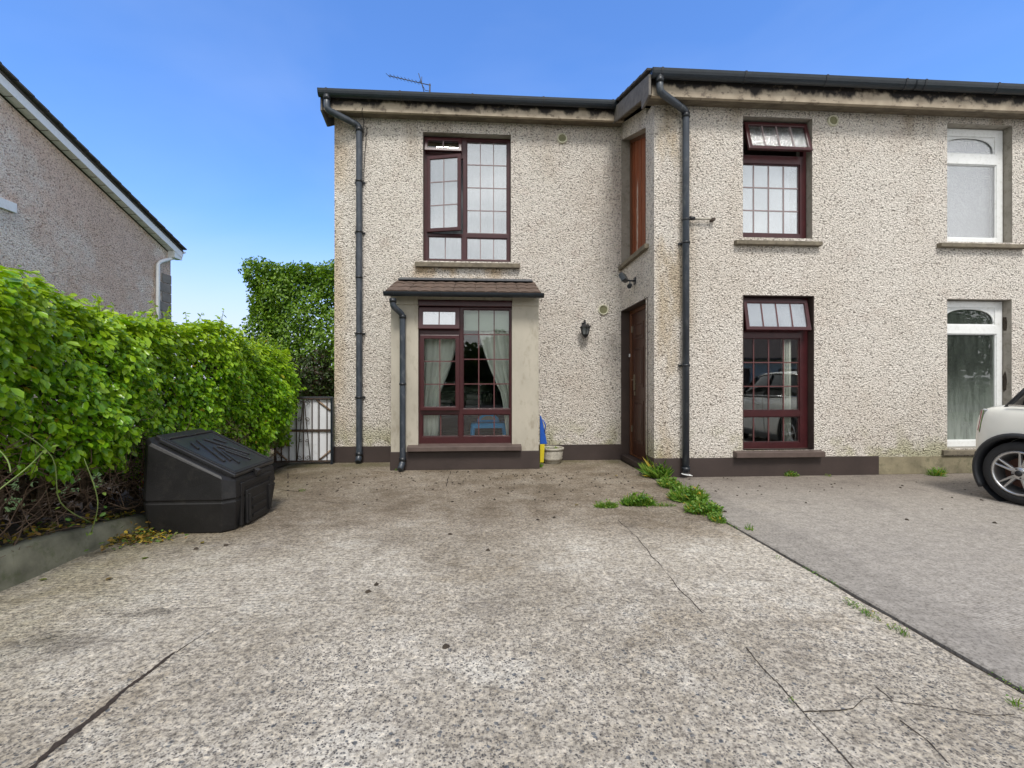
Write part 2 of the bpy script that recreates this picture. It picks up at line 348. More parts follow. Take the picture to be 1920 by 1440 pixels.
    if kind == 'path':
        base = t.ramp(mott, (.3, (.16, .135, .108)), (.7, (.28, .242, .195)))
        base = t.mix(t.rng(med, .5, .7), base, t.mix(1.0, base, (.62, .57, .52), 'MULTIPLY'))
        base = t.mix(t.rng(t.noise(1.4, 5, .6, offset=(3, 3, 1)), .54, .64, 0, .55), base, (.30, .26, .20))
        g = t.math('MULTIPLY', t.rng(t.math('ADD', y, med), 6.9, 7.4), t.rng(t.noise(2, 4), .35, .6))
        base = t.mix(t.math('MULTIPLY', g, .7), base, (.13, .125, .06))
        # merges with the paler bay in front
        base = t.mix(t.rng(t.math('ADD', y, t.math('ADD', t.math('MULTIPLY', big, 1.6), t.math('MULTIPLY', x, -.25))), 6.3, 4.9, 0, .75), base, t.mix(t.rng(med, .35, .65), (.33, .29, .225), (.19, .165, .125)))
        grit = t.noise(50, 4, .75, offset=(3, 1, 9))
        base = t.mix(t.rng(grit, .50, .62, 0, .6), base, t.mix(1.0, base, (.6, .58, .56), 'MULTIPLY'))
        base = t.mix(t.rng(grit, .46, .36, 0, .4), base, t.mix(1.0, base, (1.3, 1.3, 1.28), 'MULTIPLY'))
        return t.fin(base, .9, t.bump(t.math('ADD', mott, fine), .5, .006), .25)
    base = t.ramp(mott, (.3, (.215, .194, .168)), (.7, (.365, .334, .293)))
    base = t.mix(t.rng(t.math('ADD', y, med), 4.4, 6.3, 0, .75), base, t.mix(1.0, base, (.52, .47, .44), 'MULTIPLY'))
    base = t.mix(t.rng(med, .5, .7, 0, .5), base, t.mix(1.0, base, (.72, .72, .74), 'MULTIPLY'))
    base = t.mix(t.rng(t.noise(1.3, 5, .6, offset=(7, 3, 1)), .56, .68, 0, .4), base, (.30, .265, .22))
    # brushed ribs running diagonally
    mp_ = t.n('ShaderNodeMapping'); mp_.inputs['Rotation'].default_value = (0, 0, R(38)); t.l(t.pos, mp_.inputs[0])
    wv = t.n('ShaderNodeTexWave', wave_type='BANDS', bands_direction='Y'); wv.inputs['Scale'].default_value = 13
    wv.inputs['Distortion'].default_value = 1.3; wv.inputs['Detail'].default_value = 2; t.l(mp_.outputs[0], wv.inputs['Vector'])
    band = t.rng(x, 2.45, 2.6)      # trowelled margin along the joint
    rb = t.math('MULTIPLY', wv.outputs['Fac'], band)
    base = t.mix(t.math('MULTIPLY', rb, .8), base, t.mix(1.0, base, (1.45, 1.45, 1.45), 'MULTIPLY'))
    grit = t.noise(55, 4, .75, offset=(3, 1, 9))
    base = t.mix(t.rng(grit, .51, .58, 0, .75), base, t.mix(1.0, base, (.55, .54, .53), 'MULTIPLY'))
    base = t.mix(t.rng(grit, .46, .36, 0, .5), base, t.mix(1.0, base, (1.3, 1.3, 1.28), 'MULTIPLY'))
    return t.fin(base, .88, t.bump(t.math('ADD', t.math('MULTIPLY', rb, .6), t.math('ADD', t.math('MULTIPLY', mott, .3), t.math('MULTIPLY', fine, .4))), .7, .007), .25)
M['drive'] = concrete('drive'); M['path'] = concrete('path'); M['slab2'] = concrete('second')
M['kerb'] = simple('mossy_kerb', (.17, .165, .115), .95, .4, 5, .6, 40, dirt=(.075, .09, .035))
M['grass'] = simple('verge_grass', (.05, .09, .02), .9, .4, 10, .8)

def leafmat(name, a, b, c, rough=.36, trans=.35, yellow=0.0):
    t = NT(name)
    g = t.n('ShaderNodeNewGeometry'); oi = t.n('ShaderNodeObjectInfo')
    r = t.math('FRACT', t.math('ADD', g.outputs['Random Per Island'], oi.outputs['Random']))
    col = t.ramp(r, (0, a), (.45, b), (.85, c), (1, tuple(x*.8 for x in c)))
    at = t.n('ShaderNodeAttribute', attribute_name='young')
    col = t.mix(t.math('MULTIPLY', at.outputs['Fac'], .8), col, (.46, .58, .03))
    if yellow:
        r2 = t.math('FRACT', t.math('MULTIPLY', r, 37.17)); col = t.mix(t.rng(r2, 1-yellow, 1-yellow*.8), col, (.42, .30, .03))
    col = t.mix(t.rng(t.noise(60, 3), .4, .7, 0, .25), col, t.mix(1.0, col, (.7, .75, .6), 'MULTIPLY'))
    t.fin(col, rough, None, .5)
    tr = t.n('ShaderNodeBsdfTranslucent'); t.l(t.mix(1.0, col, (1.3, 1.35, .5), 'MULTIPLY'), tr.inputs[0])
    ms = t.n('ShaderNodeMixShader'); ms.inputs[0].default_value = trans
    t.l(t.b.outputs[0], ms.inputs[1]); t.l(tr.outputs[0], ms.inputs[2]); t.l(ms.outputs[0], t.out.inputs[0])
    return t.m
M['leaf'] = leafmat('hedge_leaf', (.072, .19, .010), (.175, .375, .012), (.33, .53, .022), rough=.28, yellow=.005)
M['leaf2'] = leafmat('back_hedge_leaf', (.038, .12, .008), (.085, .205, .012), (.18, .34, .02), .42)
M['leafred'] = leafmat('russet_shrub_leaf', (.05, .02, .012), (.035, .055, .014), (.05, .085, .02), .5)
M['weed'] = leafmat('weed_leaf', (.05, .15, .012), (.11, .24, .02), (.22, .32, .05), .5, yellow=.06)
M['dead'] = leafmat('fallen_leaf', (.48, .34, .02), (.22, .12, .03), (.09, .17, .02), .6, .2)
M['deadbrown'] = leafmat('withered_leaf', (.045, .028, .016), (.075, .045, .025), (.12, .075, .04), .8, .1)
M['treeleaf'] = leafmat('far_tree_leaf', (.025, .05, .010), (.045, .085, .015), (.08, .13, .02), .6)

def glass(name, tint=(1, 1, 1), frost=False, base_refl=.16):
    t = NT(name)
    gl = t.n('ShaderNodeBsdfGlossy'); gl.inputs['Roughness'].default_value = .12 if frost else .0
    gl.inputs[0].default_value = (1, 1, 1, 1)
    wob = t.noise(70 if frost else 1.3, 3, .6, stretch=(1, 1, .6) if frost else None)
    bn = t.bump(wob, 1.0 if frost else .05, .004 if frost else .02); t.l(bn, gl.inputs['Normal'])
    if frost:
        tr = t.n('ShaderNodeBsdfPrincipled'); tr.inputs['Base Color'].default_value = (*tint, 1)
        tr.inputs['Roughness'].default_value = .5; t.l(bn, tr.inputs['Normal'])
        tp = t.n('ShaderNodeBsdfTransparent'); mt = t.n('ShaderNodeMixShader'); mt.inputs[0].default_value = .86; t.l(tr.outputs[0], mt.inputs[1]); t.l(tp.outputs[0], mt.inputs[2]); tr = mt
    else:
        tr = t.n('ShaderNodeBsdfTransparent'); tr.inputs[0].default_value = (*tint, 1)
    fr = t.n('ShaderNodeFresnel'); fr.inputs[0].default_value = 1.5
    f = t.math('ADD', t.math('MULTIPLY', fr.outputs[0], 1.5), base_refl-.06, clamp=True)
    ms = t.n('ShaderNodeMixShader'); t.l(f, ms.inputs[0]); t.l(tr.outputs[0], ms.inputs[1]); t.l(gl.outputs[0], ms.inputs[2])
    t.l(ms.outputs[0], t.out.inputs[0]); return t.m
M['glass'] = glass('window_glass', (.96, .98, .97), base_refl=.045)
M['glassup'] = glass('upper_window_glass', (.92, .95, .96), base_refl=.30)
M['frost'] = glass('frosted_glass', (.42, .46, .48), True, .2)
M['glassb'] = glass('side_window_glass', (.96, .98, .97), base_refl=.11)
M['glasswhite'] = glass('bright_reflecting_glass', (.95, .96, .96), base_refl=.42)
M['frostdark'] = glass('dark_frosted_glass', (.08, .11, .10), True, .07)
M['mist'] = glass('misted_glass', (.72, .77, .72), base_refl=.07)
def misting():       # condensation on the inside of the lower white window
    nt = M['mist'].node_tree; t = NT.__new__(NT); t.m = M['mist']; t.t = nt; t.pos = nt.nodes.new('ShaderNodeNewGeometry').outputs['Position']
    out = [n for n in nt.nodes if n.type == 'OUTPUT_MATERIAL'][0]; old = out.inputs[0].links[0].from_socket
    x, y, z = t.xyz(); n1 = t.noise(9, 5, .6, stretch=(3, 1, .35)); n2 = t.noise(2.2, 4, .6)
    f = t.math('MULTIPLY', t.rng(t.math('ADD', z, t.math('MULTIPLY', n2, .5)), 1.75, .45, .08, .62), t.rng(n1, .3, .62, .55, 1))
    d = t.n('ShaderNodeBsdfDiffuse'); d.inputs[0].default_value = (.42, .47, .42, 1)
    tl = t.n('ShaderNodeMixShader'); t.l(f, tl.inputs[0]); t.l(old, tl.inputs[1]); t.l(d.outputs[0], tl.inputs[2]); t.l(tl.outputs[0], out.inputs[0])
misting()

# ------------------------------------------------------------------ mesh helpers
class MB:
    def __init__(s): s.v = []; s.f = []; s.m = []; s.sm = []
    def add(s, vs, fs, mi=0, smooth=False):
        o = len(s.v); s.v += [tuple(v) for v in vs]
        for f in fs: s.f.append(tuple(i+o for i in f)); s.m.append(mi); s.sm.append(smooth)
        return s
    def box(s, x0, x1, y0, y1, z0, z1, mi=0, mat=None):
        vs = [Vector((x, y, z)) for x in (x0, x1) for y in (y0, y1) for z in (z0, z1)]
        if mat: vs = [mat @ v for v in vs]
        return s.add(vs, [(0, 1, 3, 2), (4, 6, 7, 5), (0, 4, 5, 1), (2, 3, 7, 6), (0, 2, 6, 4), (1, 5, 7, 3)], mi)
    def tube(s, pts, r, seg=8, mi=0, cap=True, smooth=True):
        pts = [Vector(p) for p in pts]; n = len(pts); rs = r if isinstance(r, (list, tuple)) else [r]*n
        prev = None; rings = []
        for i, p in enumerate(pts):
            d = (pts[min(i+1, n-1)]-pts[max(i-1, 0)]).normalized()
            if prev is None: a = d.orthogonal().normalized()
            else:
                a = (prev-d*prev.dot(d))
                a = a.normalized() if a.length > 1e-6 else d.orthogonal().normalized()
            prev = a; b = d.cross(a)
            rings.append([p+(a*math.cos(t)+b*math.sin(t))*rs[i] for t in [2*math.pi*k/seg for k in range(seg)]])
        vs = [v for rg in rings for v in rg]
        fs = [(i*seg+k, i*seg+(k+1) % seg, (i+1)*seg+(k+1) % seg, (i+1)*seg+k) for i in range(n-1) for k in range(seg)]
        s.add(vs, fs, mi, smooth)
        if cap: s.add(rings[0], [tuple(range(seg))][::-1], mi); s.add(rings[-1], [tuple(range(seg))], mi)
        return s
    def lathe(s, prof, seg=24, mat=None, mi=0, smooth=True, axis='Z'):
        vs = []
        for r, z in prof:
            for k in range(seg):
                t = 2*math.pi*k/seg; x, y = r*math.cos(t), r*math.sin(t)
                v = Vector((x, y, z)) if axis == 'Z' else Vector((x, z, y))
                vs.append(mat @ v if mat else v)
        fs = [(i*seg+k, i*seg+(k+1) % seg, (i+1)*seg+(k+1) % seg, (i+1)*seg+k) for i in range(len(prof)-1) for k in range(seg)]
        return s.add(vs, fs, mi, smooth)
    def prism(s, poly, fn, a, b, mi=0):        # poly: 2-D list; fn(u, v, w) -> point; w from a to b
        n = len(poly); vs = [fn(u, v, a) for u, v in poly]+[fn(u, v, b) for u, v in poly]
        return s.add(vs, [tuple(range(n)), tuple(range(2*n-1, n-1, -1))]+[(i, (i+1) % n, n+(i+1) % n, n+i) for i in range(n)], mi)
    def slab(s, u0, u1, v0, v1, holes, w0, w1, fn=None, hole_mi=0, mi=0):
        fn = fn or (lambda u, v, w: (u, w, v))
        us = sorted({round(x, 5) for x in [u0, u1]+[a for h in holes for a in h[:2]] if u0-1e-6 <= x <= u1+1e-6})
        vs_ = sorted({round(x, 5) for x in [v0, v1]+[a for h in holes for a in h[2:4]] if v0-1e-6 <= x <= v1+1e-6})
        def solid(i, j):
            if i < 0 or j < 0 or i >= len(us)-1 or j >= len(vs_)-1: return None
            cu, cv = (us[i]+us[i+1])/2, (vs_[j]+vs_[j+1])/2
            for h in holes:
                if h[0] < cu < h[1] and h[2] < cv < h[3]: return False
            return True
        for i in range(len(us)-1):
            for j in range(len(vs_)-1):
                if not solid(i, j): continue
                a, b, c, d = us[i], us[i+1], vs_[j], vs_[j+1]
                s.add([fn(a, c, w0), fn(b, c, w0), fn(b, d, w0), fn(a, d, w0)], [(0, 1, 2, 3)], mi)
                s.add([fn(a, c, w1), fn(b, c, w1), fn(b, d, w1), fn(a, d, w1)], [(3, 2, 1, 0)], mi)
                for (di, dj, p, q) in ((-1, 0, (a, d), (a, c)), (1, 0, (b, c), (b, d)), (0, -1, (a, c), (b, c)), (0, 1, (b, d), (a, d))):
                    k = solid(i+di, j+dj)
                    if k: continue
                    s.add([fn(*p, w0), fn(*q, w0), fn(*q, w1), fn(*p, w1)], [(0, 1, 2, 3)], hole_mi if k is False else mi)
        return s
WORLDROOTS = {}
def obj(name, mb, mat, parent=None, bevel=0, weld=True, world=True):
    me = bpy.data.meshes.new(name); me.from_pydata(mb.v, [], mb.f)
    mats = mat if isinstance(mat, (list, tuple)) else [mat]
    for m in mats: me.materials.append(m)
    me.polygons.foreach_set('material_index', mb.m); me.polygons.foreach_set('use_smooth', mb.sm)
    if weld:
        bm = bmesh.new(); bm.from_mesh(me); bmesh.ops.remove_doubles(bm, verts=bm.verts, dist=1e-5)
        bmesh.ops.recalc_face_normals(bm, faces=bm.faces); bm.to_mesh(me); bm.free()
    me.update()
    o = bpy.data.objects.new(name, me); COL.objects.link(o)
    if parent:
        o.parent = parent
        if parent.name in WORLDROOTS: o.location = [-c for c in WORLDROOTS[parent.name]]
    if bevel:
        b = o.modifiers.new('bevel', 'BEVEL'); b.width = bevel; b.segments = 2; b.limit_method = 'ANGLE'; b.angle_limit = R(40)
    return o
def empty(name, label, cat, loc, group=None, world=True, rz=0):
    o = bpy.data.objects.new(name, None); COL.objects.link(o); o.location = loc; o.empty_display_size = .2
    o.rotation_euler.z = rz
    o['label'] = label; o['category'] = cat
    if group: o['group'] = group
    if world: WORLDROOTS[o.name] = tuple(loc)
    return o
def tag(o, label, cat, group=None, kind=None, recentre=True):
    o['label'] = label; o['category'] = cat
    if group: o['group'] = group
    if kind: o['kind'] = kind
    if recentre and o.type == 'MESH' and tuple(o.location) == (0, 0, 0):
        n = len(o.data.vertices); a = np.empty(n*3, 'f'); o.data.vertices.foreach_get('co', a); a = a.reshape(-1, 3)
        c = np.array([(a[:, 0].min()+a[:, 0].max())/2, (a[:, 1].min()+a[:, 1].max())/2, a[:, 2].min()])
        o.data.transform(Matrix.Translation(-Vector(c))); o.location = c
    return o
def struct(o, label=None):
    o['kind'] = 'structure'
    if label: o['label'] = label
    return o

# leaves: many small folded blades, vectorised
LEAF = np.array([[0, 0, 0], [.24, .30, .07], [.30, .70, .06], [.0, 1.08, -.08], [-.30, .70, .06], [-.24, .30, .07], [0, .5, -.05]], 'f')
LEAFF = [(0, 1, 6), (1, 2, 6), (2, 3, 6), (3, 4, 6), (4, 5, 6), (5, 0, 6)]
def frames(nrm, spin=None, down=None):
    n = nrm/np.linalg.norm(nrm, axis=1, keepdims=True); k = len(n)
    d = rng.normal(size=(k, 3)) if down is None else down+rng.normal(size=(k, 3))*.5
    y = d-(d*n).sum(1, keepdims=True)*n; y /= np.linalg.norm(y, axis=1, keepdims=True)+1e-9
    x = np.cross(y, n); return np.stack([x, y, n], axis=2)       # columns
def leaf_mesh(name, pos, nrm, size, mat, down=None, young=None, tpl=LEAF, tf=LEAFF, aspect=None):
    k = len(pos); Fm = frames(nrm, down=down); tv = tpl[None]*size[:, None, None]
    if aspect is not None: tv = tv*np.array([aspect, 1, 1])[None, None]
    V = np.einsum('kij,kvj->kvi', Fm, tv)+pos[:, None]
    nv = len(tpl); V = V.reshape(-1, 3)
    F = (np.array(tf)[None]+(np.arange(k)*nv)[:, None, None]).reshape(-1, len(tf[0]))
    me = bpy.data.meshes.new(name); me.vertices.add(len(V)); me.vertices.foreach_set('co', V.astype('f').ravel())
    nl = F.size; me.loops.add(nl); me.loops.foreach_set('vertex_index', F.ravel().astype('i'))
    me.polygons.add(len(F)); me.polygons.foreach_set('loop_start', np.arange(0, nl, F.shape[1]).astype('i'))
    me.update(calc_edges=True)
    me.polygons.foreach_set('use_smooth', np.ones(len(F), bool))
    if young is not None:
        at = me.attributes.new('young', 'FLOAT', 'POINT'); at.data.foreach_set('value', np.repeat(young, nv).astype('f'))
    me.materials.append(mat); return me
def linkmesh(name, me, parent=None):
    o = bpy.data.objects.new(name, me); COL.objects.link(o)
    if parent:
        o.parent = parent
        if parent.name in WORLDROOTS: o.location = [-c for c in WORLDROOTS[parent.name]]
    return o

# ------------------------------------------------------------------ survey of the house
D1, D2, DB = 7.07, 5.69, 6.396
RX = PX(1165, D1)                       # plane of the return wall with the door
XL = PX(627, D1)                        # left corner of the house
XP = PX(1647, D2)                       # party line between the two houses
XE = 9.6
ZP = .245                               # top of plinth
ZE1 = PZ(900, 222, D1)                  # underside of the eaves, left part
ZE2 = PZ(1340, 198, D2)                 # right part
TW = .30
SLOPE = math.tan(R(20))
JX = G(1355, 975)[0]                    # joint between the two driveways
PY_ = G(1180, 948)[1]                   # joint between drive and path

# ---- ground
g = MB().box(-400, 400, -300, 600, -.30, -.06); struct(obj('ground', g, M['grass']))
g = MB().box(-60, 60, -13.5, -7.5, -.2, -.03); struct(obj('road', g, M['asphalt']))
def slabgrid(x0, x1, y0, y1, mat, name, edge=.012, left_ragged=False, right_ragged=False):
    mb = MB(); n = 60; vs = []; fs = []
    for j in range(n+1):
        y = y0+(y1-y0)*j/n
        a = x0+(random.uniform(-.008, .008) if left_ragged else 0); b = x1-(random.uniform(0, .014) if right_ragged else 0)
        vs += [(a, y, -.12), (a, y, -.008), (a+edge, y, 0), (b-edge, y, 0), (b, y, -.008), (b, y, -.12)]
        if j:
            o = (j-1)*6
            for k in range(5): fs.append((o+k, o+k+1, o+k+7, o+k+6))
    mb.add(vs, fs); mb.add(vs[:6], [(5, 4, 3, 2, 1, 0)]); mb.add(vs[-6:], [(0, 1, 2, 3, 4, 5)])
    return struct(obj(name, mb, mat))
KX = G(0, 1105)[0]
slabgrid(KX+.01, JX-.016, -7.5, PY_-.003, M['drive'], 'driveway', edge=.004, right_ragged=True)
slabgrid(KX+.01, RX-.03, PY_+.003, D1-.002, M['drive'], 'path', edge=.004)
s2 = slabgrid(JX+.018, XE+6, -7.5, D2-.002, M['slab2'], 'driveway'); s2['label'] = 'grey brushed concrete driveway on the right of the joint'
struct(obj('path', MB().box(-4.2, KX+.004, 6.6, 12, -.1, -.012).box(KX+.004, XL-.002, D1+.002, 12, -.1, -.004), M['path']))
struct(obj('joint_filling', MB().box(JX-.03, JX+.03, -7.5, D2, -.1, -.022).box(KX+.02, RX, PY_-.03, PY_+.03, -.1, -.016), M['soil']))

# cracks: ragged ribbons of soil sunk in the concrete
def crack(pts, w, mat=M['tar'], z=.0025, label=None):
    mb = MB(); P0 = []
    for i in range(len(pts)-1):
        a, b = Vector(pts[i]), Vector(pts[i+1]); n = max(2, int((b-a).length/.012))
        for k in range(n): P0.append(a.lerp(b, k/n))
    P0.append(Vector(pts[-1])); vs = []; fs = []
    for i, p in enumerate(P0):
        d = (P0[min(i+1, len(P0)-1)]-P0[max(i-1, 0)]).normalized(); nn = Vector((-d.y, d.x))
        t = i/(len(P0)-1); ww = w(t) if callable(w) else w
        ph = i*.11+len(P0); ww *= random.uniform(.55, 1.25)*(.75+.45*math.sin(ph*1.3)*math.sin(ph*.37+1)); q = p+nn*(.005*math.sin(ph)+.004*math.sin(ph*2.7)+random.uniform(-.0015, .0015))
        vs += [(*(q+nn*ww/2), z), (*(q-nn*ww/2), z)]
        if i: fs.append((2*i-2, 2*i-1, 2*i+1, 2*i))
    return struct(obj('crack', mb.add(vs, fs), mat, weld=False), label)
crack([G(330, 1224), G(240, 1290), G(150, 1362), G(60, 1440), (-1.42, .9), (-1.42, 0)], lambda t: .016+.030*min(1, t*2.5), label='broad soil-filled crack at the lower left of the drive')
crack([G(420, 1160), G(330, 1224)], .004)
crack([G(1160, 975), G(1205, 1020), G(1265, 1095), G(1320, 1150)], .006, label='fine crack down the middle of the right half of the drive')
crack([G(1395, 1215), G(1450, 1275), G(1505, 1330), G(1550, 1385), G(1600, 1440), (1.17, .9)], .007, M['soil'])
crack([G(1505, 1335), G(1545, 1332), G(1600, 1328), G(1625, 1312), G(1665, 1315), G(1740, 1325), G(1830, 1340), G(1900, 1338)], .005, M['soil'])
crack([G(1640, 1288), G(1668, 1314)], .005, M['soil']); crack([G(1690, 1352), G(1740, 1390), G(1790, 1440)], .006, M['soil'])
crack([G(845, 884), G(836, 912)], .012); crack([G(830, 913), G(862, 914)], .008)
crack([G(500, 938), G(560, 936), G(640, 944), G(720, 940)], .006)
crack([G(520, 918), G(560, 922)], .010)

# low mossy kerb and the bed behind it
mb = MB(); vs = []; fs = []; n = 60
for j in range(n+1):
    y = -2+(4.05+2)*j/n; t = min(1, max(0, (y-3.2)/.9)); top = .205-.12*t; lean = .05
    w = .01*math.sin(y*7)+random.uniform(-.004, .004)
    vs += [(KX+.03+w, y, 0), (KX+.01+w-lean*.3, y, top-.02), (KX-.01+w-lean*.5, y, top+w*.5), (KX-.14, y, top), (KX-.16, y, 0)]
    if j:
        o = (j-1)*5
        for k in range(4): fs.append((o+k, o+k+1, o+k+6, o+k+5))
mb.add(vs, fs, smooth=True).add(vs[-5:], [(0, 1, 2, 3, 4)])
tag(obj('kerb', mb, M['kerb']), 'low mossy concrete kerb along the foot of the green hedge', 'kerb')
mb = MB(); vs = []; fs = []; nx, ny = 14, 70
for j in range(ny+1):
    for i in range(nx+1):
        x = KX-.06-1.5*i/nx; y = -2+9.1*j/ny; e = .19 if y < 3.4 else max(.03, .19-.16*(y-3.4)/.7)
        vs.append((x, y, e-.005+.03*math.sin(i*1.7+j*.9)*(i > 0)+random.uniform(-.012, .012)*(i > 0)))
for j in range(ny):
    for i in range(nx):
        o = j*(nx+1)+i; fs.append((o, o+1, o+nx+2, o+nx+1))
struct(obj('flower_bed', mb.add(vs, fs, smooth=True), M['soil'], weld=False), 'bare brown soil bed under the green hedge')

# ------------------------------------------------------------------ window kit
def rect(px0, px1, py0, py1, D):
    pm = (px0+px1)/2
    return PX(px0, D), PX(px1, D), PZ(pm, py1, D), PZ(pm, py0, D)
def pane_grid(x0, x1, z0, z1, nx, nz, bw):
    out = []; pw = (x1-x0-bw*(nx-1))/nx; ph = (z1-z0-bw*(nz-1))/nz
    for i in range(nx):
        for j in range(nz):
            out.append((x0+i*(pw+bw), x0+i*(pw+bw)+pw, z0+j*(ph+bw), z0+j*(ph+bw)+ph))
    return out
def make_window(house, D, R_, lights, frame_mat, glass_mat, bar_mat, label=None, depth=.07, sill=None, bw=.014):
    """R_: outer rect of the frame; lights: dicts r, nx, nz, sash ('top'/'left'), ang"""
    x0, x1, z0, z1 = R_
    w = obj('window', MB().slab(x0, x1, z0, z1, [l['r'] for l in lights], D, D+depth), frame_mat, house, .006)
    if label: w['label'] = label
    for l in lights:
        a, b, c, d = l['r']; nx, nz = l.get('nx', 1), l.get('nz', 1); s = l.get('sash'); gm = l.get('glass', glass_mat)
        T = Matrix.Identity(4)
        if s:
            fw = l.get('fw', .045); e = l.get('lap', .016)
            if s == 'top': T = Matrix.Translation((0, D-.004, d+e)) @ Matrix.Rotation(R(-l['ang']), 4, 'X') @ Matrix.Translation((0, -(D-.004), -(d+e)))
            elif s == 'left': T = Matrix.Translation((a-e, D-.004, 0)) @ Matrix.Rotation(R(-l['ang']), 4, 'Z') @ Matrix.Translation((-(a-e), -(D-.004), 0))
            ia, ib, ic, id_ = a+fw-e, b-fw+e, c+fw-e, d-fw+e
            mb = MB().slab(a-e, b+e, c-e, d+e, [(ia, ib, ic, id_)], D-.045, D-.004); mb.v = [tuple(T @ Vector(v)) for v in mb.v]
            obj('sash', mb, frame_mat, w, .007)
            y0 = D-.030
        else:
            fw = .012; ia, ib, ic, id_ = a+fw, b-fw, c+fw, d-fw
            obj('glazing_bead', MB().slab(a, b, c, d, [(ia, ib, ic, id_)], D+.012, D+.045), frame_mat, w, .004)
            y0 = D+.026
        ps = pane_grid(ia, ib, ic, id_, nx, nz, bw)
        if nz == 1 and nx > 2:
            for i_ in range(nx-1):
                mb = MB().box(ps[i_][1], ps[i_+1][0], y0-.004, y0+.012, ic, id_); mb.v = [tuple(T @ Vector(v)) for v in mb.v]
                obj('glazing_bar', mb, bar_mat, w)
        elif nx*nz > 1:
            mb = MB().slab(ia, ib, ic, id_, ps, y0-.004, y0+.012); mb.v = [tuple(T @ Vector(v)) for v in mb.v]
            obj('glazing_bar', mb, bar_mat, w)
        for (p, q, r_, t_) in ps:
            mb = MB().box(p-.001, q+.001, y0+.001, y0+.006, r_-.001, t_+.001); mb.v = [tuple(T @ Vector(v)) for v in mb.v]
            obj('pane', mb, gm, w)
    if sill:
        sx0, sx1, sz0, sz1, sy0, sm = sill
        mb = MB(); poly = [(sy0, sz0), (sy0, sz1-.012), (D+.0, sz1+.012), (D+.04, sz1+.012), (D+.04, sz0)]
        mb.prism(poly, lambda u, v, w_: (w_, u, v), sx0, sx1)
        obj('sill', mb, sm, w, .006)
    return w

HL = empty('house', 'roughcast house with maroon windows, brown plinth and projecting ground floor bay', 'house', ((XL+XP)/2, D1, 0))
HR = empty('house', 'adjoining house at the right edge with arched white window frames and unpainted plinth', 'house', ((XP+XE)/2, D2, 0))
HN = empty('house', "neighbour's house beyond the hedge showing its reddish pebbledash gable and white bargeboard", 'house', (-9.4, 8, 0))

# openings
wUL = rect(793, 958, 250, 490, D1)                 # upper left window opening
RV = .125
bayO = rect(784, 960, 574, 834, DB)
bayX0, bayX1 = PX(733, DB), PX(1010, DB)
wA1 = rect(1393, 1523, 220, 446, D2); wA0 = rect(1393, 1526, 554, 843, D2)
wB1 = rect(1776, 1898, 233, 454, D2); wB0 = rect(1776, 1897, 561, 840, D2)
ZR = 5.6
# ---- front wall, left part
behind_bay = (bayO[0]+.02, bayO[1]-.02, bayO[2], bayO[3])
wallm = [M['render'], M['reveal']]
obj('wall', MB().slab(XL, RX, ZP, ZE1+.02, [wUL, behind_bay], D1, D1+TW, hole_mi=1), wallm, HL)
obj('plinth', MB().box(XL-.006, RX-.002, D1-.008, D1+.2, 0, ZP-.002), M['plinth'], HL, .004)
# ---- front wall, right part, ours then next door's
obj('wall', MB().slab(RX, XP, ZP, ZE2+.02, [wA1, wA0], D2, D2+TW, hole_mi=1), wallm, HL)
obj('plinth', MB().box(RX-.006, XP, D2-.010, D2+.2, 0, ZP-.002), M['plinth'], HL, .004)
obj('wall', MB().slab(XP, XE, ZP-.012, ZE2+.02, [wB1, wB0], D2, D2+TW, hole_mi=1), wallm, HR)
obj('plinth', MB().box(XP+.001, XE, D2-.004, D2+.2, 0, ZP-.014), M['barearcade'], HR, .004)
# brown painted lining of the lower right opening (a thin skin inside the reveal)
a, b, c, d = wA0
obj('reveal_lining', MB().slab(a-.001, b+.001, c-.001, d+.001, [(a+.006, b-.006, c+.0, d-.006)], D2-.004, D2+RV), M['brownrev'], HL)
# dark patches where plaster has come off the next-door reveal
for (py0, py1, k) in ((590, 622, .9), (696, 735, 1)):
    x = wB0[1]-.0025; z0, z1 = PZ(1885, py1, D2), PZ(1885, py0, D2); pts = []
    for i in range(14):
        t = 2*math.pi*i/14; rr = random.uniform(.75, 1.1)
        pts.append((D2+.085+.032*math.cos(t)*rr, (z0+z1)/2+(z1-z0)/2*math.sin(t)*rr))
    obj('plaster_scar', MB().prism(pts, lambda u, v, w_: (w_, u, v), x, x+.003), M['soil'], HR)

# ---- return wall (door below, boarded window above)
yN = 5.907
def shear(u, v, w):                                    # upper storey follows the fall of the roof
    k = min(1, max(0, (v-3.4)/(4.9-3.4))); return (w, u, v-SLOPE*1.03*(D1-min(u, D1))*k)
dz1 = QZ(1166, 583, RX); dz0 = .085
wz0 = QZ(1166, 499, RX); wz1 = QZ(1166, 261, RX)
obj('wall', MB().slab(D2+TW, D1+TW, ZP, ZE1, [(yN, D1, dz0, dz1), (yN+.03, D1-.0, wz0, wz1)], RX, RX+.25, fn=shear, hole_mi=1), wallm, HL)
obj('plinth', MB().box(RX-.008, RX+.2, D2+.0, yN-.0, 0, ZP-.002), M['plinth'], HL, .004)
obj('door_step', MB().box(RX-.015, RX+.30, yN, D1-.009, 0, dz0), M['plinth'], HL, .006)
# brown lining of the door reveal
obj('reveal_lining', MB().slab(yN-.003, D1+.002, dz0, dz1+.003, [(yN+.007, D1-.007, dz0, dz1-.007)], RX-.006, RX+.13, fn=lambda u, v, w: (w, u, v)), M['brownrev'], HL)
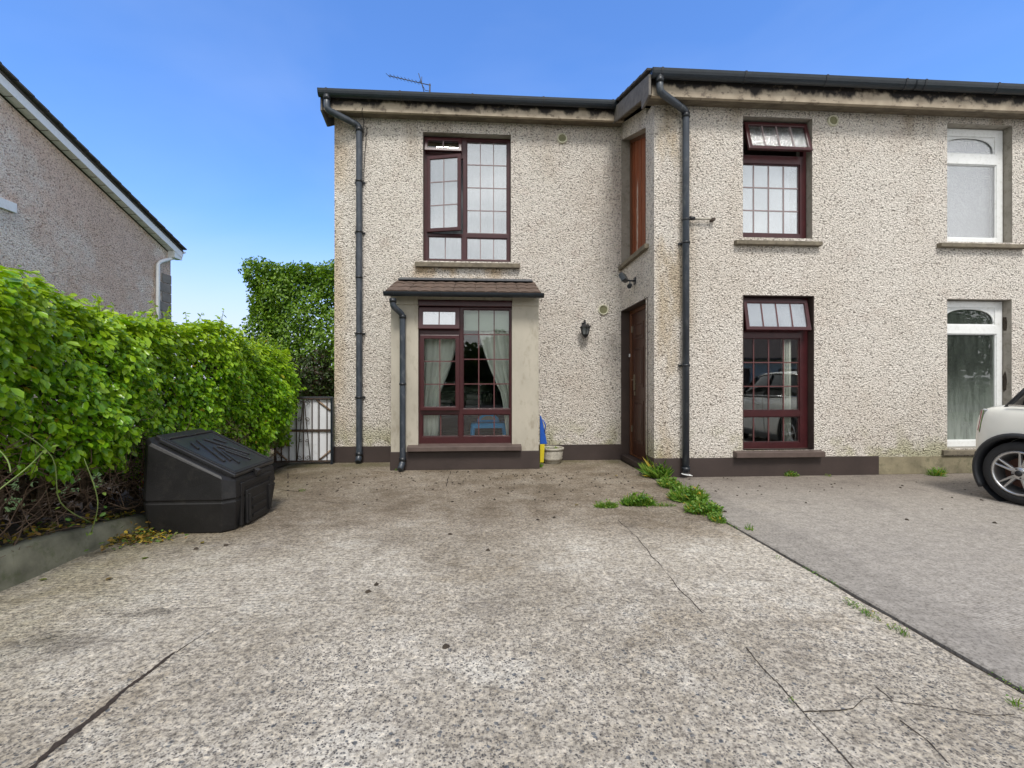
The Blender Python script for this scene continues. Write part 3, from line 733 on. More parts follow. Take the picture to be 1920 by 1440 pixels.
# door
fn = lambda u, v, w: (w, u, v)
door = obj('door', MB().slab(yN+.07, D1-.075, dz0+.02, dz1-.06, [], RX+.15, RX+.195, fn=fn), M['stained'], HL, .004)
door['label'] = 'dark stained panelled front door'
obj('door_frame', MB().slab(yN+.007, D1-.007, dz0, dz1-.007, [(yN+.07, D1-.075, dz0+.02, dz1-.06)], RX+.128, RX+.20, fn=fn), M['doorframe'], door, .005)
for (u0, u1) in ((yN+.15, yN+.46), (yN+.58, D1-.17)):
    for (v0, v1) in ((.3, .95), (1.15, 1.75), (1.87, 2.12)):
        obj('door_panel', MB().slab(u0, u1, v0, v1, [(u0+.03, u1-.03, v0+.03, v1-.03)], RX+.141, RX+.152, fn=fn).slab(u0+.055, u1-.055, v0+.055, v1-.055, [], RX+.139, RX+.152, fn=fn), M['stained'], door, .004)
hy = D1-.215
h_ = MB().box(RX+.128, RX+.149, hy-.02, hy+.02, 1.10, 1.34); h_.tube([(RX+.145, hy, 1.26), (RX+.10, hy, 1.26), (RX+.10, hy-.10, 1.262)], .008)
obj('door_handle', h_, M['brass'], door, .002)
obj('keyhole_plate', MB().box(RX+.135, RX+.149, hy-.018, hy+.018, 1.02, 1.08), M['brass'], door, .002)
obj('door_bell', MB().box(RX+.128-.02, RX+.128, D1-.055, D1-.035, 1.62, 1.67), M['white'], HL, .003)
for zz in (.45, 2.0):
    obj('hinge', MB().box(RX+.132, RX+.149, D1-.083, D1-.071, zz, zz+.10), M['brass'], door)
# boarded upper window
bw_ = obj('boarded_window', MB().slab(yN+.10, D1-.06, wz0+.03, wz1-.05, [], RX+.16, RX+.19, fn=shear), M['board'], HL)
bw_['label'] = 'red brown board with pale streaks'
obj('frame', MB().slab(yN+.03, D1, wz0+.0, wz1, [(yN+.10, D1-.06, wz0+.03, wz1-.05)], RX+.135, RX+.2, fn=shear), M['doorframe'], bw_, .004)
for u in np.linspace(yN+.22, D1-.16, 6):
    obj('board_groove', MB().slab(u, u+.012, wz0+.03, wz1-.05, [], RX+.154, RX+.161, fn=shear), M['board'], bw_)
obj('sill', MB().box(RX-.055, RX+.2, yN-.03, D1-.001, wz0-.065, wz0), M['stonesill'], bw_, .006)

# ---- rear and side walls, rooms
YB = D1+7.2; YRI = D1+3.4
rz = lambda y: ZE1+.02+SLOPE*(min(y, 2*YRI-y)-D1)
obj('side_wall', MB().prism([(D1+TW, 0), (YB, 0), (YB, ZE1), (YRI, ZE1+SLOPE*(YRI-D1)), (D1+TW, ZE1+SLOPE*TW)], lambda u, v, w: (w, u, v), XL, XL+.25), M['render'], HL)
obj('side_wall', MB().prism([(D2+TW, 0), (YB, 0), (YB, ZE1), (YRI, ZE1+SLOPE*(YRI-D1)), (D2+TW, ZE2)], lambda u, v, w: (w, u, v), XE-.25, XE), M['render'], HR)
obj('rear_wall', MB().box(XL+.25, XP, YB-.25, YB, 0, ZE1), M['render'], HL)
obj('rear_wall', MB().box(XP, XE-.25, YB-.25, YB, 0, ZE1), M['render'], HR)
def room(parent, x0, x1, y0, y1, z0, z1):
    q = MB(); t = .04
    q.box(x0, x0+t, y0, y1, z0, z1).box(x1-t, x1, y0, y1, z0, z1).box(x0+t, x1-t, y1-t, y1, z0, z1).box(x0+t, x1-t, y0, y1-t, z1-t, z1)
    q.box(x0+t, x1-t, y0, y1-t, z0, z0+t, 1)
    obj('room', q, [M['room'], M['roomdark']], parent)
room(HL, XL+.27, RX-.12, D1+TW+.002, D1+4.2, .15, 2.62); room(HL, XL+.27, RX-.12, D1+TW+.002, D1+4.2, 2.66, ZE1)
room(HL, RX+.27, XP-.05, D2+TW+.002, D2+4, .15, 2.35); room(HL, RX+.27, XP-.05, D2+TW+.002, D2+4, 2.40, ZE2)
room(HR, XP+.05, XE-.26, D2+TW+.002, D2+4, .15, 2.35); room(HR, XP+.05, XE-.26, D2+TW+.002, D2+4, 2.40, ZE2)

# ---- upper left window
def lights_from(specs, D, rc):
    out = []
    for s_ in specs:
        px0, px1, py0, py1 = s_[:4]; pm = (px0+px1)/2
        out.append(dict(r=(PX(px0, D), PX(px1, D), PZ(pm, py1, D), PZ(pm, py0, D)), **s_[4]))
    return out
Df = D1+RV
sill1 = (PX(778, D1-.05), PX(975, D1-.05), PZ(876, 501, D1-.06), PZ(876, 491, D1-.06))
make_window(HL, Df, (wUL[0]+.001, wUL[1]-.001, wUL[2]+.001, wUL[3]-.001), lights_from([
    (800, 863, 265, 286, dict(nx=2, nz=1, sash='top', ang=12, fw=.052, lap=.026, glass=M['glass'])),
    (801, 868, 296, 438, dict(nx=2, nz=3, sash='left', ang=13, fw=.056, lap=-.004)),
    (803, 866, 443, 486, dict(nx=2, nz=1)),
    (875, 951, 265, 438, dict(nx=3, nz=4)),
    (875, 951, 446, 487, dict(nx=3, nz=1))], Df, None), M['maroon'], M['glassup'], M['greybar'],
    'upper maroon window with open side sash and open top light', sill=(*sill1, D1-.07, M['stonesill']))

# ---- bay: two plaster piers, lintel board, plinth, lean-to roof
DBf = DB+.06
zb1 = PZ(870, 560, DB)
obj('bay_wall', MB().slab(bayX0, bayX1, ZP+.01, zb1+.06, [(bayO[0], bayO[1], bayO[2]-.06, bayO[3]+.085)], DB, DB+.16)
    .box(bayX0, bayX0+.12, DB+.16, D1-.002, ZP+.01, zb1+.06).box(bayX1-.12, bayX1, DB+.16, D1-.002, ZP+.01, zb1+.06), M['pier'], HL, .006)
for (xa, xb) in ((bayX0-.004, bayO[0]-.002), (bayO[1]+.002, bayX1+.004)):
    obj('pier_capping', MB().box(xa, xb, DB-.014, DB+.1, bayO[3]+.012, zb1+.05), M['pier'], HL, .004)
obj('bay_plinth', MB().box(bayX0-.012, bayX1+.012, DB-.012, D1-.010, 0, ZP+.008), M['plinth'], HL, .005)
obj('lintel_board', MB().box(bayO[0]+.001, bayO[1]-.001, DB-.012, DB+.1, bayO[3]-.003, bayO[3]+.084), M['maroon'], HL, .008)
sillb = (PX(763, DB-.08), PX(978, DB-.08), PZ(870, 846, DB-.09), PZ(870, 835.5, DB-.09))
make_window(HL, DBf, (bayO[0]+.001, bayO[1]-.001, bayO[2]-.02, bayO[3]-.004), lights_from([
    (789, 859, 581, 616, dict(nx=2, nz=1, sash='top', ang=9, fw=.062, lap=.024, glass=M['glasswhite'])),
    (790, 860, 630, 768, dict(nx=2, nz=3, sash='top', ang=0, fw=.056, lap=.012)),
    (792, 860, 777, 819, dict(nx=2, nz=1)),
    (868, 956, 580, 767, dict(nx=3, nz=4)),
    (868, 956, 777, 818, dict(nx=3, nz=1))], DBf, None), M['maroon'], M['glass'], M['bar'],
    'tall maroon bay window with its small top light ajar', sill=(*sillb, DB-.10, M['brownsill']))
# bay roof
zt = PZ(870, 528, D1); ze = PZ(870, 548, DB-.16); yr0, yr1 = DB-.17, D1-.002
bx0, bx1 = PX(722, DB-.15), PX(1016, DB-.15)
br = obj('bay_roof', MB().prism([(yr0+.03, ze-.035), (yr0+.03, ze-.012), (yr1, zt-.05), (yr1, ze-.035)], lambda u, v, w: (w, u, v), bx0+.05, bx1-.05), M['verge'], HL)
ncol, nrow = 7, 3
sl_ = Vector((0, yr1-yr0, zt-ze)); L = sl_.length; dirv = sl_.normalized(); nv_ = Vector((0, -dirv.z, dirv.y))
tw = (bx1-bx0-.02)/ncol
tm = []
for k in range(3):
    q = MB(); seg = 8; vs = []
    for yy in (0, L/nrow+.05):
        for i in range(seg+1):
            u = i/seg; hgt = .010*abs(math.sin(u*math.pi*2))+.004*random.random()
            vs += [(u*(tw-.004), yy, hgt), (u*(tw-.004), yy, hgt-.022)]
    m_ = (seg+1)*2; fs = []
    for i in range(seg):
        fs += [(2*i, 2*i+2, m_+2*i+2, m_+2*i), (2*i+1, m_+2*i+1, m_+2*i+3, 2*i+3), (2*i, 2*i+1, 2*i+3, 2*i+2)]
    fs += [(0, m_, m_+1, 1), (2*seg, 2*seg+1, m_+2*seg+1, m_+2*seg)]
    tm.append(q.add(vs, fs))
for j in range(nrow):
    for i in range(ncol):
        q = random.choice(tm); T = Matrix.Translation(Vector((bx0+.01+i*tw, yr0, ze))+dirv*(j*L/nrow-.01+random.uniform(-.006, .006))+nv_*(.012+.0)) @ Matrix.Rotation(math.atan2(dirv.z, dirv.y)-R(1.8)+R(random.uniform(-.4, .4)), 4, 'X') @ Matrix.Rotation(R(random.uniform(-.5, .5)), 4, 'Z')
        n_ = MB(); n_.v = [tuple(T @ Vector(v)) for v in q.v]; n_.f = q.f; n_.m = q.m; n_.sm = q.sm
        obj('roof_tile', n_, M['tileb'], br)
obj('flashing', MB().prism([(yr1-.16, zt-.02), (yr1-.16, zt-.005), (yr1-.012, zt+.035), (yr1-.012, zt+.05), (yr1, zt+.05), (yr1, zt-.02)], lambda u, v, w: (w, u, v), bx0+.05, bx1-.05), M['lead'], br, .004)

# ---- gutters, fascia, soffits, roofs
def gutter(parent, x0, x1, yc, ztop, r=.058, mat=M['gutter'], step=1.0, vf=1.75):
    prof = []
    for k in range(11):
        t = math.pi*k/10; prof.append((yc-r*math.cos(t), ztop-r*vf*math.sin(t)))
    inner = [(yc+(y-yc)*.92, ztop+(z-ztop)*.92) for y, z in prof][::-1]
    gob = obj('gutter', MB().prism(prof+inner, lambda u, v, w: (w, u, v), x0, x1), mat, parent)
    for xx in (x0-.004, x1-.008):
        obj('gutter_end', MB().prism(prof, lambda u, v, w: (w, u, v), xx, xx+.012), mat, gob)
    n = max(2, int((x1-x0)/step)+1)
    for i in range(n):
        xx = x0+.12+(x1-x0-.24)*i/(n-1); pr = [(yc+(y-yc)*1.1, ztop+.004+(z-ztop)*1.1) for y, z in prof]
        q = MB().prism(pr+prof[::-1], lambda u, v, w: (w, u, v), xx-.014, xx+.014)
        obj('gutter_bracket', q, M['pipejoint'], gob)
    return gob
OV = .21
zg1 = PZ(880, 179, D1-OV-.08); zf1 = PZ(880, 216, D1-OV)
xg0, xg1 = PX(597, D1-OV-.08), PX(1163, D1-OV-.08)
obj('fascia', MB().box(XL-.09, RX-.02, D1-OV, D1-OV+.05, zf1, zg1-.02), M['fascia'], HL, .004)
obj('soffit', MB().box(XL-.09, RX-.02, D1-OV+.05, D1+.02, zf1+.02, zf1+.04), M['soffit'], HL)
gutter(HL, xg0, xg1, D1-OV-.065, zg1)
zg2 = PZ(1400, 138, D2-OV-.08); zf2 = PZ(1400, 187, D2-OV)
xg2 = PX(1222, D2-OV-.08)
obj('fascia', MB().box(xg2+.03, XP, D2-OV, D2-OV+.05, zf2, zg2-.02), M['fascia'], HL, .004)
obj('soffit', MB().box(xg2+.03, XP, D2-OV+.05, D2+.02, zf2+.02, zf2+.04), M['soffit'], HL)
gutter(HL, xg2, XP+.2, D2-OV-.065, zg2)
obj('fascia', MB().box(XP+.001, XE, D2-OV, D2-OV+.05, zf2, zg2-.02), M['fascia'], HR, .004)
obj('soffit', MB().box(XP+.001, XE, D2-OV+.05, D2+.02, zf2+.02, zf2+.04), M['soffit'], HR)
gutter(HR, XP+.215, XE, D2-OV-.065, zg2)
# roof slabs: front slope and back slope; the right part starts further down the same slope
def roofslab(name, parent, x0, x1, y0, z0, mat=M['tileg']):
    zr_ = z0+SLOPE*(YRI-y0)
    poly = [(y0, z0), (YRI, zr_), (YB+.2, zr_-SLOPE*(YB+.2-YRI)), (YB+.2, zr_-SLOPE*(YB+.2-YRI)-.05), (YRI, zr_-.05), (y0, z0-.05)]
    return obj(name, MB().prism(poly, lambda u, v, w: (w, u, v), x0, x1), mat, parent)
yA = D1-OV-.05
zA = zg1-.005
roofslab('roof', HL, XL-.12, RX-.14, yA, zA)
yC = D2-OV-.05; zC = zg2-.005; SL2 = (zA-zC)/(yA-yC)
r2 = obj('roof', MB().prism([(yC, zC), (yA, zA), (YRI, zA+SLOPE*(YRI-yA)), (YB+.2, zA+SLOPE*(YRI-yA)-SLOPE*(YB+.2-YRI)), (YB+.2, zA-.05+SLOPE*(YRI-yA)-SLOPE*(YB+.2-YRI)), (YRI, zA-.05+SLOPE*(YRI-yA)), (yA, zA-.05), (yC, zC-.05)], lambda u, v, w: (w, u, v), RX-.139, XP), M['tileg'], HL)
obj('roof', MB().prism([(yC, zC), (yA, zA), (YRI, zA+SLOPE*(YRI-yA)), (YB+.2, zA+SLOPE*(YRI-yA)-SLOPE*(YB+.2-YRI)), (YB+.2, zA-.05+SLOPE*(YRI-yA)-SLOPE*(YB+.2-YRI)), (YRI, zA-.05+SLOPE*(YRI-yA)), (yA, zA-.05), (yC, zC-.05)], lambda u, v, w: (w, u, v), XP+.001, XE+.1), M['tileg'], HR)
# stepped verge tiles and grey board over the return wall
for k in range(8):
    y = yC+.02+k*.24
    if y > YRI: break
    z = zC+SL2*(y-yC); T = Matrix.Translation((RX-.19, y-.02, z+.008)) @ Matrix.Rotation(math.atan(SL2)-R(2.2), 4, 'X')
    obj('verge_tile', MB().box(0, .28, 0, .27, 0, .024, mat=T), M['tileg'], r2)
obj('verge_board', MB().prism([(yC-.02, zC-.05-.0), (yC-.02, zC-.30), (yC+.23, zC-.33), (yC+.25, zC-.20), (D1-.01, zC-.20+SL2*(D1-yC-.25)), (D1-.01, zC-.055+SL2*(D1-yC))], lambda u, v, w: (w, u, v), RX-.175, RX-.145), M['verge'], HL, .004)
obj('verge_soffit', MB().prism([(D2-OV+.0, zC-.26), (D2+.02, zC-.245), (D2+.02, zC-.225), (D2-OV, zC-.24)], lambda u, v, w: (w, u, v), RX-.143, xg2+.028), M['soffit'], HL)
obj('verge_soffit', MB().prism([(D2+.021, zC-.215+SL2*.25), (D1-.01, zC-.215+SL2*(D1-yC)), (D1-.01, zC-.195+SL2*(D1-yC)), (D2+.021, zC-.195+SL2*.25)], lambda u, v, w: (w, u, v), RX-.143, RX-.001), M['soffit'], HL)
# boxed end at the left gable corner
obj('bargeboard', MB().prism([(D1-OV-.02, zg1-.03), (D1-OV-.02, zf1-.02), (D1+.06, zf1-.10), (D1+.4, zf1+.12), (YRI, zA+SLOPE*(YRI-yA)-.10), (YRI, zA+SLOPE*(YRI-yA)-.02)], lambda u, v, w: (w, u, v), XL-.13, XL-.10), M['verge'], HL, .003)

# downpipes
def downpipe(parent, pts, r, joints, name='downpipe', shoe=None):
    q = MB(); P_ = [Vector(p) for p in pts]
    # round the corners
    out = [P_[0]]
    for i in range(1, len(P_)-1):
        a, b, c = P_[i-1], P_[i], P_[i+1]; d1 = (a-b).normalized(); d2 = (c-b).normalized(); e = min(.05, (a-b).length*.4, (c-b).length*.4)
        for t in (0, .33, .66, 1):
            p1 = b+d1*e*(1-t); p2 = b+d2*e*t; out.append(p1.lerp(p2, t))
    out.append(P_[-1])
    dp = obj(name, q.tube(out, r, 14), M['pipe'], parent)
    for (p, d, l) in joints:
        p = Vector(p); d = Vector(d).normalized()
        obj('pipe_joint', MB().tube([p-d*l/2, p+d*l/2], r*1.17, 14), M['pipejoint'], dp)
    return dp
def bracket(dp, x, y, z, r, yw):
    obj('pipe_clip', MB().tube([(x, y, z-.012), (x, y, z+.012)], r*1.22, 14).box(x-r*1.7, x+r*1.7, y+r*.9, yw-.001, z-.012, z+.012), M['pipejoint'], dp)
yp = D1-.065; r_ = .046
xp = PX(673.5, yp); xs = PX(613, D1-OV-.065); yg = D1-OV-.065
zk = PZ(678, 236, yp)
dp = downpipe(HL, [(xs, yg, zg1-.05), (xs, yg, PZ(613, 205, yg)), (xp, yp, zk), (xp, yp, .11), (xp-.0, yp-.07, .03)], r_,
    [((xs, yg, zg1-.11), (0, 0, 1), .07), ((xp, yp, zk-.06), (0, 0, 1), .06), ((xp, yp, PZ(672, 520, yp)), (0, 0, 1), .03), ((xp, yp, .14), (0, 0, 1), .06)])
dp['label'] = 'tall downpipe at the left corner'
for py in (340, 435, 625, 745): bracket(dp, xp, yp, PZ(674, py, yp), r_, D1)
yp2 = D2-.075; xq = PX(1286, yp2); xs2 = PX(1237, D2-OV-.065); yg2 = D2-OV-.065; zk2 = PZ(1288, 208, yp2); r2_ = .043
dp = downpipe(HL, [(xs2, yg2, zg2-.05), (xs2, yg2, PZ(1238, 172, yg2)), (xq, yp2, zk2), (xq, yp2, .08)], r2_,
    [((xs2, yg2, zg2-.12), (0, 0, 1), .07), ((xq, yp2, zk2-.06), (0, 0, 1), .06), ((xq, yp2, .12), (0, 0, 1), .05), ((xq, yp2, PZ(1286, 412, yp2)), (0, 0, 1), .02)])
dp['label'] = 'tall downpipe in the middle of the front'
for py in (455, 685): bracket(dp, xq, yp2, PZ(1286, py, yp2), r2_, D2)
# white gully ring at the foot of the middle pipe
ring = [(xq+.065*math.cos(t), yp2-.03+.05*math.sin(t), .035+.028*math.sin(t*.5)) for t in np.linspace(0, math.pi*1.9, 20)]
obj('gully', MB().tube(ring, .006, 6), M['white'], HL)
yb = DB-.065; xb = PX(755, yb); xbt = PX(737, DB-.2)
zb = PZ(745, 560, DB-.2); ygb = DB-.21
dp = downpipe(HL, [(xbt, ygb, zb), (xbt, ygb, zb-.10), (xb, yb, PZ(755, 590, yb)), (xb, yb, .12), (xb-.02, yb-.09, .035)], .041,
    [((xbt, ygb, zb-.03), (0, 0, 1), .05), ((xb, yb, PZ(755, 594, yb)), (0, 0, 1), .05), ((xb, yb, PZ(755, 720, yb)), (0, 0, 1), .03), ((xb, yb, .16), (0, 0, 1), .06)])
dp['label'] = 'short downpipe in front of the bay pier'
gutter(HL, PX(720, ygb), PX(1019, ygb), ygb, PZ(870, 549, ygb), .052, step=.6, vf=1.1)
# cable beside the left pipe
cz = [(PX(688, D1-.01), 5.1), (PX(686, D1-.01), 4.9), (PX(682, D1-.01), 4.3), (PX(668, D1-.01), 3.6), (PX(667, D1-.01), 3.0), (PX(669, D1-.01), 2.2), (PX(668, D1-.01), 1.2)]
pts = []
for i in range(len(cz)-1):
    for k in range(5): t = k/5; pts.append((cz[i][0]*(1-t)+cz[i+1][0]*t+random.uniform(-.006, .006), D1-.012, cz[i][1]*(1-t)+cz[i+1][1]*t))
obj('cable', MB().tube(pts, .005, 5), M['cable'], HL)
obj('cable', MB().tube([(PX(686, D1-.02), D1-OV+.0, zf1+.05), (PX(685, D1-.02), D1-OV-.006, zf1+.0), (PX(682, D1-.02), D1-.012, zf1-.05), (PX(681, D1-.012), D1-.012, zf1-.3)], .005, 5), M['cable'], HL)
# round vents
def vent(parent, px, py, D, r):
    x, z = P(px, py, D); T = Matrix.Translation((x, D, z)) @ Matrix.Rotation(R(90), 4, 'X')
    v = obj('vent', MB().lathe([(r*.74, .012), (r*.78, .024), (r*.92, .026), (r, .014), (r, -.002)], 32, T), M['ventplastic'], parent)
    q = MB().lathe([(.0001, .010), (r*.75, .010)], 24, T, smooth=False)
    obj('vent_mesh', q, M['ventmesh'], v)
    q = MB().box(-.004, .004, -r*.74, r*.74, .010, .016, mat=T)
    for k in range(-3, 4): q.box(-math.sqrt(1-(k/4)**2)*r*.72, math.sqrt(1-(k/4)**2)*r*.72, k*r*.185-.002, k*r*.185+.002, .010, .0135, mat=T)
    obj('vent_rib', q, M['ventplastic'] if False else M['ventmesh'], v)
vent(HL, 1054, 260, D1, .080); vent(HL, 1131, 581, D1, .083); vent(HL, 1561, 227, D2, .072)
# overflow pipe with a black cap beside the middle downpipe
x, z = P(1297, 410, D2-.04); x2 = PX(1338, D2-.04)
op = obj('overflow_pipe', MB().tube([(x+.02, D2-.045, z-.003), (x2-.02, D2-.045, z-.001), (x2, D2-.04, z), (x2, D2+.02, z)], .013, 8), M['pot'], HL)
obj('pipe_cap', MB().tube([(x-.03, D2-.05, z), (x+.035, D2-.05, z)], [.026, .020], 10), M['blackmetal'], op)
obj('pipe_clip', MB().box(x2-.035, x2+.01, D2-.07, D2-.001, z-.022, z+.010), M['rust'], op)

# ---- right windows
Df2 = D2+RV-.02
def adj(r, dz=0): return (r[0]+.007, r[1]-.007, r[2]+.003+dz, r[3]-.007)
make_window(HL, Df2, adj(wA1), lights_from([
    (1395, 1506, 238, 292, dict(nx=4, nz=1, sash='top', ang=16, fw=.05, lap=.020, glass=M['frostdark'])),
    (1386, 1500, 307, 438, dict(nx=4, nz=3))], Df2, None), M['maroon'], M['glassup'], M['greybar'],
    'upper maroon window with its top light swung well open', sill=(PX(1380, D2-.05), PX(1541, D2-.05), PZ(1460, 459, D2-.06), PZ(1460, 449.5, D2-.06), D2-.07, M['stonesill']))
make_window(HL, Df2, adj(wA0), lights_from([
    (1393, 1507, 567, 620, dict(nx=4, nz=1, sash='top', ang=11, fw=.048, lap=.020, glass=M['glasswhite'])),
    (1386, 1500, 634, 770, dict(nx=4, nz=3)),
    (1386, 1500, 781, 830, dict(nx=4, nz=1))], Df2, None), M['maroon'], M['glassb'], M['bar'],
    'lower maroon window reflecting the parked car, top light open', sill=(PX(1380, D2-.07), PX(1546, D2-.07), PZ(1460, 858, D2-.08), PZ(1460, 846, D2-.08), D2-.09, M['brownsill']))
def white_window(Rr, top, mid, bot, gmat, lab, sill):
    lt = lights_from([(1776-9, 1866, *top, dict(glass=gmat)), (1776-9, 1869, *mid, dict(glass=gmat))], Df2, None)
    w = make_window(HR, Df2, adj(Rr), lt, M['white'], M['glass'], M['white'], lab, sill=sill)
    a, b, c, d = lt[0]['r']; a += .012; b -= .012; c += .012; d -= .012
    # arch-headed insert: spandrels with a rounded rim
    cx = (a+b)/2; rx_ = (b-a)/2; n = 24
    arc = [(cx-rx_*math.copysign(abs(math.cos(t))**.8, math.cos(t)), c+.02+(d-c-.022)*math.sin(t)**.85) for t in np.linspace(0.0001, math.pi-.0001, n)]
    q = MB()
    for i in range(n-1):
        (u0, v0), (u1, v1) = arc[i], arc[i+1]
        q.add([(u0, Df2+.016, v0), (u1, Df2+.016, v1), (u1, Df2+.016, d), (u0, Df2+.016, d), (u0, Df2+.024, v0), (u1, Df2+.024, v1), (u1, Df2+.024, d), (u0, Df2+.024, d)],
              [(0, 1, 2, 3), (7, 6, 5, 4), (0, 4, 5, 1), (3, 2, 6, 7)])
    obj('arch_panel', q, M['white'], w)
    obj('arch_moulding', MB().tube([(u, Df2+.014, v) for u, v in arc], .009, 6), M['white'], w)
    return w
white_window(wB1, (256, 288), (308, 446), None, M['frost'], 'upper white window with frosted glass and arched top light', (PX(1763, D2-.05), PX(1925, D2-.05), PZ(1840, 464, D2-.06), PZ(1840, 455, D2-.06), D2-.07, M['stonesill']))
white_window(wB0, (577, 609), (626, 826), None, M['mist'], 'lower white window with misted glass and arched top light', (PX(1768, D2-.02), PX(1925, D2-.02), PZ(1840, 853, D2-.02), PZ(1840, 842, D2-.02), D2-.035, M['stonesill']))

# ------------------------------------------------------------------ things seen through the windows
def blind(x0, x1, z0, z1, y, mat, label, cat='blind', folds=False):
    mb = MB(); n = 40 if folds else 2; vs = []; fs = []
    for i in range(n+1):
        x = x0+(x1-x0)*i/n; yy = y+(.018*math.sin(i*1.9)+.01*math.sin(i*.7) if folds else 0)
        vs += [(x, yy, z0), (x, yy, z1), (x, yy+.004, z1), (x, yy+.004, z0)]
        if i:
            o = 4*(i-1); fs += [(o, o+4, o+5, o+1), (o+2, o+6, o+7, o+3), (o+1, o+5, o+6, o+2), (o+3, o+7, o+4, o)]
    mb.add(vs, fs, smooth=folds)
    return tag(obj('curtain' if folds else 'roller_blind', mb, mat, weld=False), label, cat)
blind(wUL[0]-.1, wUL[1]+.1, wUL[2]-.1, wUL[3]-.05, D1+.42, M['netgrey'], 'white net curtain behind the upper left maroon window', 'curtain', True)
blind(wA1[0]-.1, wA1[1]-.13, wA1[2]+.02, wA1[3]-.42, D2+.26, M['blind'], 'pale blind drawn behind the upper maroon window of the right part', 'blind')
blind(wB1[0]-.05, PX(1836, D2+.4), wB1[2], wB1[3], D2+.40, M['blind'], 'white blind behind the frosted upper white window', 'blind')
xr_ = PX(1836, D2+.4)
tag(obj('curtain', MB().prism([(xr_+.01, D2+.40), (xr_+.05, D2+.36), (xr_+.09, D2+.41), (xr_+.20, D2+.37), (xr_+.21, D2+.44), (xr_+.01, D2+.44)], lambda u, v, w: (u, v, w), wB1[2], wB1[2]+.72), M['disc']), 'narrow reddish brown curtain edge behind the frosted upper white window', 'curtain')
blind(wA0[1]-.26, wA0[1]-.14, wA0[2], wA0[3]-.1, D2+.25, M['curtain'], 'cream curtain at the right side of the lower maroon window', 'curtain', True)
blind(wA0[0]-.25, wA0[1]-.55, wA0[2], wA0[3]-.1, D2+1.0, M['curtain'], 'long cream curtain deep inside the lower maroon window', 'curtain', True)
blind(wB0[0]+.48, wB0[1]-.10, wB0[2], wB0[3]-.12, D2+.24, M['paleblind'], 'pale green curtain on the right inside the misted white window', 'curtain', True)
blind(bayO[0]+.45, bayO[1]-.01, bayO[3]-.32, bayO[3]-.02, DB+.19, M['paleblind'], 'short pale roller blind at the top of the bay window', 'blind')
def tied_curtain(xs_top, xs_mid, xs_bot, zt_, zm, zb_, y, label):
    mb = MB(); n, m = 26, 16; vs = []; fs = []
    for j in range(m+1):
        t = j/m; z = zt_+(zb_-zt_)*t
        tm_ = (zt_-zm)/(zt_-zb_)
        if t < tm_: k = (t/tm_)**1.6; a = xs_top[0]*(1-k)+xs_mid[0]*k; b = xs_top[1]*(1-k)+xs_mid[1]*k
        else: k = ((t-tm_)/(1-tm_))**.7; a = xs_mid[0]*(1-k)+xs_bot[0]*k; b = xs_mid[1]*(1-k)+xs_bot[1]*k
        for i in range(n+1):
            u = i/n; vs.append((a+(b-a)*u, y+.016*math.sin(u*26)+.008*math.sin(u*11+t*2), z))
    for j in range(m):
        for i in range(n): o = j*(n+1)+i; fs.append((o, o+1, o+n+2, o+n+1))
    o = obj('curtain', mb.add(vs, fs, smooth=True), M['curtain'], weld=False)
    s_ = o.modifiers.new('solid', 'SOLIDIFY'); s_.thickness = .003
    return tag(o, label, 'curtain')
yc_ = DB+.24
X_ = lambda px: PX(px, yc_); Z_ = lambda py: PZ(870, py, yc_)
tied_curtain((X_(788), X_(866)), (X_(793), X_(826)), (X_(786), X_(822)), Z_(590), Z_(735), Z_(824), yc_, 'cream curtain tied back on the left inside the bay window')
tied_curtain((X_(894), X_(962)), (X_(938), X_(966)), (X_(950), X_(968)), Z_(590), Z_(735), Z_(824), yc_, 'cream curtain tied back on the right inside the bay window')
# child's blue plastic chair
cx, cy = PX(916, DB+.50), DB+.50
CH = empty('childs_chair', "bright blue plastic child's chair standing inside the bay window", 'chair', (cx, cy, .19))
fz = .19
zseat = PZ(916, 792, cy); hw = .26
obj('seat', MB().box(cx-hw, cx+hw, cy-.14, cy+.14, zseat-.035, zseat), M['bluep'], CH, .012)
for sx in (-1, 1):
    for sy in (-1, 1):
        q = MB().tube([(cx+sx*(hw-.03), cy+sy*.11, zseat-.01), (cx+sx*(hw+.0), cy+sy*.13, fz)], [.035, .028], 8); obj('leg', q, M['bluep'], CH)
arc = [(cx-.17, zseat-.01)]+[(cx+.17*-math.cos(t), zseat+.02+.10*math.sin(t)) for t in np.linspace(0, math.pi, 12)]+[(cx+.17, zseat-.01)]
obj('backrest', MB().prism(arc, lambda u, v, w: (u, w, v), cy+.12, cy+.145), M['bluep'], CH, .008)
arc = [(cx+.11*-math.cos(t), zseat+.03+.06*math.sin(t)) for t in np.linspace(0, math.pi, 10)]
obj('backrest_sticker', MB().prism(arc, lambda u, v, w: (u, w, v), cy+.115, cy+.119), M['pot'], CH)
obj('apron', MB().box(cx-hw+.03, cx+hw-.03, cy-.145, cy-.12, zseat-.075, zseat-.03), M['bluep'], CH, .008)
